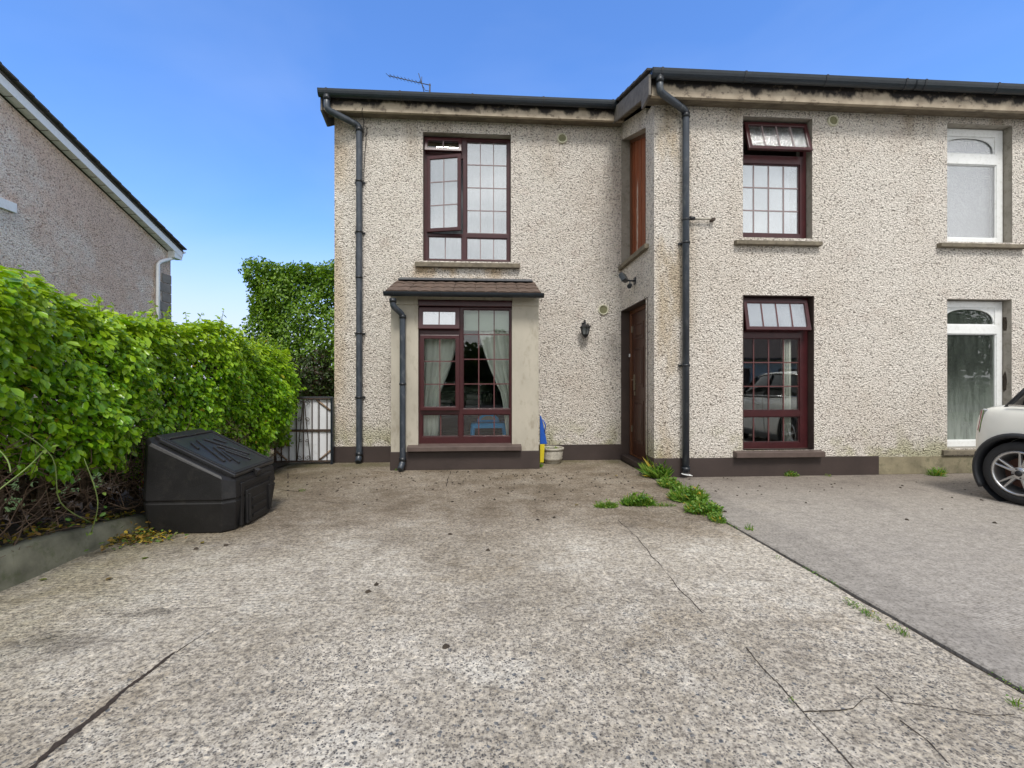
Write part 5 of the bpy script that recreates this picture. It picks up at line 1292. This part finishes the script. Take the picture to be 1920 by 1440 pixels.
weed(1245, 949, .10, .03, .04, 120, 'thin weeds at the right end of the cross joint', .5)
weed(1484, 893, .07, .04, .05, 90, 'small leafy weed against the brown plinth under the lower maroon window', 1.0)
weed(1552, 893, .04, .03, .03, 30, 'tiny weed sprig against the brown plinth near the bare plinth', .8)
weed(1757, 892, .09, .05, .09, 70, 'dandelion-like weed against the unpainted plinth', .5)
weed(1405, 994, .02, .03, .05, 24, 'single dry sprig in the joint just below the weeds', .1)
weed(1606, 1140, .022, .08, .022, 80, 'flat weed in the middle of the long joint', .9)
weed(1633, 1158, .03, .04, .03, 36, 'pale leafed weed in the long joint beside the flat weed', .9)
weed(1685, 1185, .022, .05, .026, 44, 'nearest bright green weed in the long joint', .9)
weed(1458, 1048, .015, .025, .018, 16, 'tiny tuft in the upper half of the long joint', .6)
weed(1486, 1318, .008, .010, .010, 10, 'tiny green tuft in the cracked corner of the drive', .6)
weed(1910, 1325, .02, .03, .03, 24, 'small sprig in the long joint at the right edge', .3)
weed(748, 882, .05, .03, .035, 60, 'mossy sprig at the foot of the bay downpipe', .8)
weed(1012, 876, .03, .03, .05, 40, 'small weed at the foot of the toy beside the pot', .5)
weed(566, 921, .03, .03, .03, 30, 'tiny sprout on the drive beyond the bunker', .9)
# moss line along the joint
k = 1400; t = rng.uniform(size=k); p = np.stack([JX+rng.normal(size=k)*.012, 1.0+4.4*t, -.018+rng.uniform(0, .02, k)], 1)
keep = (np.sin(p[:, 1]*5.3)+np.sin(p[:, 1]*12.1)) > .5
tag(linkmesh('moss', leaf_mesh('moss', p[keep], rng.normal(size=(keep.sum(), 3))*.4+np.array([0, 0, 1]), rng.uniform(.006, .014, keep.sum()), M['weed'])), 'thin moss growing along the joint between the two driveways', 'moss', kind='stuff')

# tall hedge behind the gate and russet shrub
bY = 8.5; X0 = PX(458, bY)
BH = empty('hedge', 'tall square-cut dark green hedge behind the gate', 'hedge', (-3, bY+.6, 0))
ztp = PZ(560, 489, bY)
def shellfol(n, faces, box, depth, sz, mat, name, par, wav=.07, dn=-.4, young=0):
    p, nn = sample_box_shell(n, *box, faces, depth)
    w = wav*(np.sin(p[:, 1]*3.3+p[:, 2]*4.1+p[:, 0]*3.7)+.7*np.sin(p[:, 0]*8.1-p[:, 2]*6.3)+.5*np.sin(p[:, 2]*13+p[:, 0]*11))
    p = p+nn*w[:, None]; kk = len(p)
    me = leaf_mesh(name, p, nn+rng.normal(size=(kk, 3))*.55+np.array([0, 0, .45]), rng.uniform(*sz, kk), mat, down=np.tile([0, -.2, dn], (kk, 1)), young=rng.uniform(size=kk)*young)
    o = linkmesh(name, me, par); o['kind'] = 'stuff'; return o
shellfol(38000, ['-y', '-x', '+z'], (X0, XL+.3, bY, bY+1.6, .3, ztp), .40, (.036, .068), M['leaf2'], 'foliage', BH, .06, young=.3)
kk = 6000; p = np.stack([rng.uniform(X0+.1, XL+.2, kk), bY+.3+rng.uniform(0, .4, kk), rng.uniform(.1, ztp-.1, kk)], 1)
linkmesh('inner_leaf', leaf_mesh('inner_leaf', p, rng.normal(size=(kk, 3))+np.array([0, -1, .3]), rng.uniform(.06, .10, kk), M['leaf2']), BH)['kind'] = 'stuff'
for i in range(7):
    x = X0+.3+i*.32; obj('stem', MB().tube([(x, bY+.6, 0), (x+random.uniform(-.1, .1), bY+.6, 1.2), (x+random.uniform(-.2, .2), bY+.55, 2.6)], [.05, .035, .015], 7), M['bark'], BH)
RS = empty('shrub', 'low dark russet shrub showing just above the gate', 'shrub', (-3.3, 7.7, 0))
c0 = np.array([PX(585, 7.8), 7.8, PZ(585, 712, 7.8)]); kk = 3600
d = rng.normal(size=(kk, 3)); d /= np.linalg.norm(d, axis=1, keepdims=True); rr = rng.uniform(.55, 1, kk)**.5*(1+.2*np.sin(d[:, 0]*7)+.15*np.sin(d[:, 2]*9))
p = c0+d*rr[:, None]*np.array([.50, .35, .42]); p[:, 0] = np.minimum(p[:, 0], XL-.03)
linkmesh('foliage', leaf_mesh('foliage', p, d+rng.normal(size=(kk, 3))*.5, rng.uniform(.035, .06, kk), M['leafred']), RS)['kind'] = 'stuff'
for i in range(8): a = random.uniform(0, 6.28); obj('stem', MB().tube([(c0[0]+.05*math.cos(a), 7.8, 0), (min(XL-.05, c0[0]+.3*math.cos(a)), 7.8+.2*math.sin(a), c0[2]-.05)], [.015, .006], 5), M['bark'], RS)

# ------------------------------------------------------------------ neighbour's gable beyond the hedge
NX = -9.18
def NY(px, X=NX): return QY(px, X)
yc1 = NY(320)                                   # far corner
e1y, e1z = NY(345, NX+.23), QZ(345, 470, NX+.23)
t0y, t0z = NY(0, NX+.23), QZ(0, 128, NX+.23)
sN = (t0z-e1z)/(e1y-t0y); yrn = t0y-1.0; zrn = t0z+sN*1.0
ys = 2*yrn-e1y
def verge_z(y): return zrn-sN*abs(y-yrn)
gpoly = [(2*yrn-yc1, 0), (yc1, 0), (yc1, verge_z(yc1)-.28), (yrn, zrn-.28), (2*yrn-yc1, verge_z(yc1)-.28)]
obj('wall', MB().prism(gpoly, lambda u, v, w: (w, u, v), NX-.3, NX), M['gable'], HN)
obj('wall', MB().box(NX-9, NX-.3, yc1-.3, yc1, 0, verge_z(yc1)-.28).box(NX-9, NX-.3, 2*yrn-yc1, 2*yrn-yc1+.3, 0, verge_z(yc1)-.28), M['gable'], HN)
nroof = obj('roof', MB().prism([(ys, e1z), (yrn, zrn), (e1y, e1z), (e1y, e1z-.05), (yrn, zrn-.05), (ys, e1z-.05)], lambda u, v, w: (w, u, v), NX-9.3, NX+.21), M['tileg'], HN)
th = math.atan(sN); ncr = int((e1y-yrn)/math.cos(th)/.33)
for s_ in (1, -1):
    for i in range(ncr):
        y = yrn+s_*(i*.33+.0)*math.cos(th); z = zrn-(i*.33)*math.sin(th)
        T = Matrix.Translation((NX+.0, y, z+.012)) @ Matrix.Rotation(-s_*(th-R(2.5)), 4, 'X')
        obj('verge_tile', MB().box(0, .30, 0 if s_ > 0 else -.35, .35 if s_ > 0 else 0, 0, .035, mat=T), M['tileg'], nroof)
bb = lambda x0, x1, a, b: MB().prism([(ys+.02, e1z-a), (yrn, zrn-a), (e1y-.02, e1z-a), (e1y-.02, e1z-b), (yrn, zrn-b), (ys+.02, e1z-b)], lambda u, v, w: (w, u, v), x0, x1)
obj('bargeboard', bb(NX+.17, NX+.20, .052, .24), M['white'], HN, .004)
sof = obj('soffit', bb(NX+.0, NX+.169, .215, .23), M['white'], HN)
n = 26
for i in range(n):
    y = yrn+(e1y-yrn)*i/n+.1; z = verge_z(y)-.234
    obj('soffit_joint', MB().box(NX+.002, NX+.168, y-.008, y+.008, z-.004, z+.002), M['verge'], sof)
obj('eaves_box', MB().prism([(e1y-.02, e1z-.06), (e1y-.02, e1z-.30), (yc1-.12, e1z-.30), (yc1-.12, verge_z(yc1-.12)-.2)], lambda u, v, w: (w, u, v), NX-.0, NX+.19), M['white'], HN, .004)
gutter(HN, NX-9, NX-9+.5, e1y+.05, e1z-.03, mat=M['white'])
q = MB(); prof = [(e1y+.055-.055*math.cos(math.pi*k/8), e1z-.02-.055*math.sin(math.pi*k/8)) for k in range(9)]
obj('gutter', q.prism(prof, lambda u, v, w: (w, u, v), NX-9.2, NX+.22), M['white'], HN)
xd = NX+.06; yd = NY(296, xd)
obj('downpipe', MB().tube([(NX+.14, e1y+.04, e1z-.06), (NX+.14, e1y+.0, QZ(340, 482, NX+.14)), (xd, e1y-.25, QZ(330, 487, xd)), (xd, yd+.10, QZ(297, 489, xd)), (xd, yd, QZ(297, 496, xd)), (xd, yd, 0)], .05, 10), M['white'], HN)
zz = verge_z(yc1)-.9; i = 0
while zz > .1:
    w_ = .55 if i % 2 else .38
    obj('quoin', MB().box(NX-.2, NX+.018, yc1-w_, yc1+.015, zz-.26, zz+.0), M['quoin'], HN, .012); zz -= .275; i += 1
vy = NY(14); vz0 = QZ(14, 395, NX); vz1 = QZ(14, 377, NX)
obj('wall_plate', MB().box(NX, NX+.05, NY(0)-.5, NY(27), vz0, vz1), M['white'], HN, .004)

# ------------------------------------------------------------------ car backed up to the house
def section(hw, zb, zt, crown):
    return [(0, zb), (hw*.88, zb), (hw*.975, zb+.07), (hw, zb+.22), (hw, .58), (hw*.985, .58+(zt-.58)*.5), (hw*.945, zt-.05), (hw*.87, zt), (hw*.4, zt+crown*.8), (0, zt+crown)]
def loft(stations, secf):
    mb = MB(); secs = []
    for st in stations:
        h = secf(*st[1:]); full = [(st[0], v, w) for v, w in h]+[(st[0], -v, w) for v, w in h[-2:0:-1]]
        secs.append(full)
    n = len(secs[0]); vs = [p for s_ in secs for p in s_]
    fs = [(i*n+k, i*n+(k+1) % n, (i+1)*n+(k+1) % n, (i+1)*n+k) for i in range(len(secs)-1) for k in range(n)]
    fs += [tuple(range(n)), tuple(range(len(vs)-n, len(vs)))[::-1]]
    return mb.add(vs, fs, smooth=True)
def applied(o):
    dg = bpy.context.evaluated_depsgraph_get(); dg.update(); me = bpy.data.meshes.new_from_object(o.evaluated_get(dg))
    o.modifiers.clear(); o.data = me; return o
def build_car(loc, rz, label):
    C = empty('car', label, 'car', loc, world=False, rz=rz)
    st = [(-1.72, .56, .34, .80, .0), (-1.69, .68, .28, .88, .01), (-1.60, .775, .23, .955, .015), (-1.44, .822, .19, .985, .015), (-1.0, .838, .18, .975, .015), (-.4, .838, .18, .965, .015), (.3, .838, .18, .955, .015), (.85, .835, .18, .945, .02),
          (1.1, .83, .18, .935, .03), (1.4, .815, .19, .885, .035), (1.62, .77, .21, .83, .03), (1.78, .68, .25, .74, .02), (1.85, .56, .32, .64, .01)]
    body = obj('body', loft(st, section), M['paint'], C)
    ss_ = body.modifiers.new('s', 'SUBSURF'); ss_.levels = 2; ss_.render_levels = 2
    applied(body)
    cut = []
    for u in (-1.23, 1.237):
        c = obj('cutter', MB().tube([(u, -1.2, .315), (u, -.52, .315)], .352, 40).tube([(u, .52, .315), (u, 1.2, .315)], .352, 40), M['cladding']); cut.append(c)
        c.parent = C; b = body.modifiers.new('b', 'BOOLEAN'); b.object = c; b.operation = 'DIFFERENCE'; b.solver = 'EXACT'
    applied(body)
    for c in cut: bpy.data.objects.remove(c)
    for p in body.data.polygons: p.use_smooth = True
    # wheel arches, sills
    for u in (-1.23, 1.237):
        for s_ in (-1, 1):
            mb = MB(); vs = []; fs = []; n = 30; prof = [(.345, .60), (.345, .846), (.360, .858), (.372, .856), (.392, .844), (.392, .80)]
            for i in range(n+1):
                t = R(-32)+(R(244))*i/n
                for (r, v) in prof:
                    x_ = u+r*math.cos(t); bulge_ = v-(.028*max(0, abs(x_)-1.35)/.3 if abs(x_) > 1.35 else 0)
                    vs.append((x_, s_*bulge_, .315+r*math.sin(t)))
                if i:
                    o_ = (i-1)*6
                    for k in range(6): fs.append((o_+k, o_+(k+1) % 6, o_+6+(k+1) % 6, o_+6+k))
            fs += [tuple(range(6)), tuple(range(n*6, n*6+6))[::-1]]
            obj('wheel_arch', mb.add([v for v in vs if True], fs, smooth=True), M['cladding'], C)
            obj('wheel_well', MB().lathe([(.001, 0), (.355, 0), (.355, .28)], 30, Matrix.Translation((u, s_*.54, .315)) @ Matrix.Diagonal((1, s_, 1, 1)), axis='Y'), M['cladding'], C)
    for s_ in (-1, 1):
        obj('side_skirt', MB().box(-.86, .86, min(s_*.78, s_*.853), max(s_*.78, s_*.853), .165, .265), M['cladding'], C, .012)
    # greenhouse
    gs = [(-1.46, .62, .93, .58, .99), (-1.22, .72, .93, .60, 1.27), (-1.0, .755, .93, .625, 1.365), (-.5, .775, .93, .64, 1.395), (.1, .775, .93, .63, 1.385), (.45, .77, .93, .60, 1.33), (.72, .765, .93, .66, 1.15), (1.0, .74, .93, .70, .97)]
    def gsec(hb, zb, ht, zt): return [(0, zb), (hb, zb), (hb-(hb-ht)*.5, (zb+zt)/2), (ht+.012, zt-.03), (ht-.04, zt), (ht*.5, zt+.01), (0, zt+.014)]
    gh = obj('window_glass', loft(gs, gsec), M['carglass'], C)
    rf = [(-1.24, .58, 1.30, .58, 1.32), (-1.0, .625, 1.35, .60, 1.39), (-.5, .648, 1.38, .61, 1.42), (.1, .636, 1.37, .60, 1.41), (.42, .59, 1.335, .57, 1.37)]
    def rsec(hb, zb, ht, zt): return [(0, zb), (hb, zb), (hb+.012, (zb+zt)/2), (ht, zt), (ht*.5, zt+.012), (0, zt+.016)]
    ro = obj('roof', loft(rf, rsec), M['paint'], C, .01)
    for s_ in (-1, 1):
        for (a, b) in (((.98, .735, .95), (.46, .60, 1.345)), ((-.22, .785, .95), (-.30, .655, 1.37)), ((-1.40, .70, .95), (-1.18, .62, 1.28))):
            obj('window_pillar', MB().tube([(a[0], s_*a[1], a[2]), (b[0], s_*b[1], b[2])], .022, 6), M['cladding'], C)
        obj('belt_trim', MB().tube([(-1.35, s_*.755, .975), (-.5, s_*.80, .968), (.4, s_*.80, .958), (.95, s_*.78, .952)], .010, 6), M['chrome'], C)
        obj('door_seam', MB().tube([(-.28, s_*.843, .93), (-.30, s_*.8425, .6), (-.36, s_*.842, .28)], .004, 4), M['cladding'], C)
        obj('door_seam', MB().tube([(.86, s_*.838, .90), (.84, s_*.8425, .6), (.80, s_*.842, .28)], .004, 4), M['cladding'], C)
        obj('door_handle', MB().tube([(-.20, s_*.842, .80), (-.19, s_*.87, .80), (-.02, s_*.87, .80), (-.01, s_*.842, .80)], .010, 6), M['chrome'], C)
        T = Matrix.Translation((.72, s_*.95, 1.0)); mb = MB().lathe([(.001, -.06), (.05, -.055), (.078, -.02), (.08, .03), (.001, .032)], 16, T @ Matrix.Rotation(R(-90), 4, 'Y') @ Matrix.Diagonal((.75, 1.15, 1, 1)))
        obj('wing_mirror', mb.tube([(.74, s_*.80, .95), (.73, s_*.90, .98)], .016, 6), M['cladding'], C)
        T = Matrix.Translation((-1.60, s_*.69, .80)) @ Matrix.Rotation(R(s_*-38), 4, 'Z') @ Matrix.Rotation(R(8), 4, 'Y')
        tl = obj('tail_light', MB().box(-.03, .03, -.065, .065, -.13, .13, mat=T), M['chrome'], C, .012)
        obj('lens', MB().box(-.034, .0, -.05, .05, -.115, .115, mat=T), M['redlens'], tl, .01)
        T = Matrix.Translation((1.60, s_*.60, .74)) @ Matrix.Rotation(R(s_*22), 4, 'Z') @ Matrix.Rotation(R(58), 4, 'Y') @ Matrix.Diagonal((1.15, .9, 1, 1))
        hl = obj('headlight', MB().lathe([(.14, -.04), (.14, .03), (.125, .045), (.115, .035)], 24, T), M['chrome'], C)
        obj('lens', MB().lathe([(.118, .03), (.08, .055), (.001, .065)], 24, T), M['clearlens'], hl)
    obj('rear_bumper', MB().box(-1.755, -1.62, -.60, .60, .27, .46), M['cladding'], C, .03)
    obj('grille', MB().box(1.74, 1.865, -.40, .40, .36, .50), M['cladding'], C, .02)
    obj('bonnet_trim', MB().tube([(1.80, -.45, .70), (1.835, 0, .72), (1.80, .45, .70)], .014, 6), M['chrome'], C)
    obj('number_plate', MB().box(-1.768, -1.756, -.26, .26, .32, .43), M['panelwhite'], C, .003)
    for (u, s_) in ((-1.23, 1), (-1.23, -1), (1.237, 1), (1.237, -1)):
        wx = Matrix.Translation((u, s_*.735, .311)) @ (Matrix.Rotation(R(90), 4, 'X') if s_ < 0 else Matrix.Rotation(R(-90), 4, 'X'))
        # local +z points outwards
        w = obj('wheel', MB().lathe([(.205, -.09), (.212, .0), (.214, .088), (.222, .098), (.205, .102), (.198, .09), (.194, .06), (.19, -.09)], 40, wx), M['alloy'], C)
        obj('tyre', MB().lathe([(.212, -.092), (.25, -.10), (.295, -.088), (.310, -.06), (.311, 0), (.310, .06), (.297, .085), (.27, .098), (.235, .100), (.214, .09)], 48, wx), M['rubber'], w)
        obj('brake_disc', MB().lathe([(.001, .02), (.15, .02), (.15, .0), (.001, 0)], 28, wx), M['disc'], w)
        obj('rim_shadow_barrel', MB().lathe([(.19, -.085), (.001, -.085)], 28, wx), M['bead'], w)
        for k in range(5):
            for e in (-1, 1):
                T = wx @ Matrix.Rotation(R(72*k+e*8.5+8), 4, 'Z')
                mb = MB(); vs = [(.045, -.016, .055), (.045, .016, .055), (.205, .010, .062), (.205, -.010, .062), (.045, -.012, .085), (.045, .012, .085), (.205, .007, .092), (.205, -.007, .092)]
                mb.add([T @ Vector(v) for v in vs], [(0, 1, 2, 3), (4, 7, 6, 5), (0, 4, 5, 1), (1, 5, 6, 2), (2, 6, 7, 3), (3, 7, 4, 0)])
                obj('spoke', mb, M['alloy'], w, .005)
        obj('hub', MB().lathe([(.062, .05), (.062, .085), (.05, .094), (.001, .094)], 24, wx), M['alloy'], w)
        obj('hub_cap', MB().lathe([(.030, .094), (.028, .100), (.001, .102)], 20, wx), M['bead'], w)
        for k in range(4):
            T = wx @ Matrix.Rotation(R(90*k+20), 4, 'Z') @ Matrix.Translation((.045, 0, .09)); obj('wheel_nut', MB().lathe([(.008, 0), (.008, .008), (.001, .009)], 6, T), M['bead'], w)
    return C
# the wheel nearest the wall stands at the surveyed point; the car's tail faces the house
zc0 = H*FP/228; wxx, wyy = (1911-960)/FP*zc0, zc0
WX, WY = wxx*cs+wyy*sn, -wxx*sn+wyy*cs
rzc = R(-82)                                       # heading: front points to -Y
fwd = Vector((math.cos(rzc), math.sin(rzc))); lft = Vector((-fwd.y, fwd.x))
ctr = Vector((WX, WY))+fwd*1.23+lft*.80
ctr = Vector((WX, WY))+fwd*1.23+lft*.82
build_car((ctr.x, ctr.y, .004), rzc, 'cream hatchback with black wheel arches backed towards the adjoining house')

# ------------------------------------------------------------------ across the road, seen mirrored in the panes
OH = empty('house', 'pale house across the road seen only as a reflection in the panes', 'house', (17, -18, 0))
obj('wall', MB().slab(10, 25, 0, 3.0, [(15, 17.6, 0, 2.2), (19.5, 21.5, .9, 2.2), (11.3, 13.3, .9, 2.2)], -17.2, -17.5).box(10, 25, -25, -24.8, 0, 3).box(10, 10.2, -24.8, -17.5, 0, 3).box(24.8, 25, -24.8, -17.5, 0, 3), M['palewall'], OH)
obj('roof', MB().prism([(-16.7, 2.9), (-21, 5.6), (-25.5, 2.9), (-25.5, 2.8), (-16.7, 2.8)], lambda u, v, w: (w, u, v), 9.6, 25.4), M['tileb'], OH)
obj('garage_door', MB().box(15, 17.6, -17.45, -17.4, 0, 2.2), M['brownwood'], OH)
for x0 in (11.3, 19.5): obj('window', MB().box(x0, x0+2, -17.4, -17.35, .9, 2.2), M['carglass'], OH)
def bushtree(x, y, r, h, n, label):
    T = empty('tree', label, 'tree', (x, y, 0), 'trees across the road')
    obj('trunk', MB().tube([(x, y, 0), (x+.1, y, h*.4), (x-.1, y+.1, h*.75)], [.22, .16, .06], 8), M['bark'], T)
    d = rng.normal(size=(n, 3)); d /= np.linalg.norm(d, axis=1, keepdims=True)
    rr = (rng.uniform(.5, 1, n)**.6)*(1+.22*np.sin(d[:, 0]*6+x)+.2*np.sin(d[:, 2]*7+d[:, 1]*5))
    p = np.array([x, y, h*.58])+d*rr[:, None]*np.array([r, r, h*.42])
    linkmesh('crown', leaf_mesh('crown', p, d+rng.normal(size=(n, 3))*.6, rng.uniform(.26, .46, n), M['treeleaf']), T)['kind'] = 'stuff'
bushtree(-3.5, -18, 2.6, 4.6, 4200, 'round tree across the road nearest the left'); bushtree(1.2, -19, 2.8, 4.2, 4200, 'broad tree across the road behind the camera')
bushtree(6.0, -18, 2.4, 4.4, 4200, 'tree across the road beside the pale house'); bushtree(30, -17, 3.2, 6.0, 4800, 'tall tree across the road beyond the pale house'); bushtree(-9, -18, 3, 4.4, 4200, 'spreading tree across the road at the far left')
OHH = empty('hedge', 'low hedge across the road seen only in reflection', 'hedge', (0, -14.5, 0))
shellfol(9000, ['+y', '+z'], (-14, 9, -15.2, -14.3, 0, 1.3), .2, (.10, .17), M['treeleaf'], 'foliage', OHH, .06)
shellfol(5000, ['+y', '+z'], (26, 40, -15.2, -14.3, 0, 1.5), .2, (.10, .17), M['treeleaf'], 'foliage', OHH, .06)
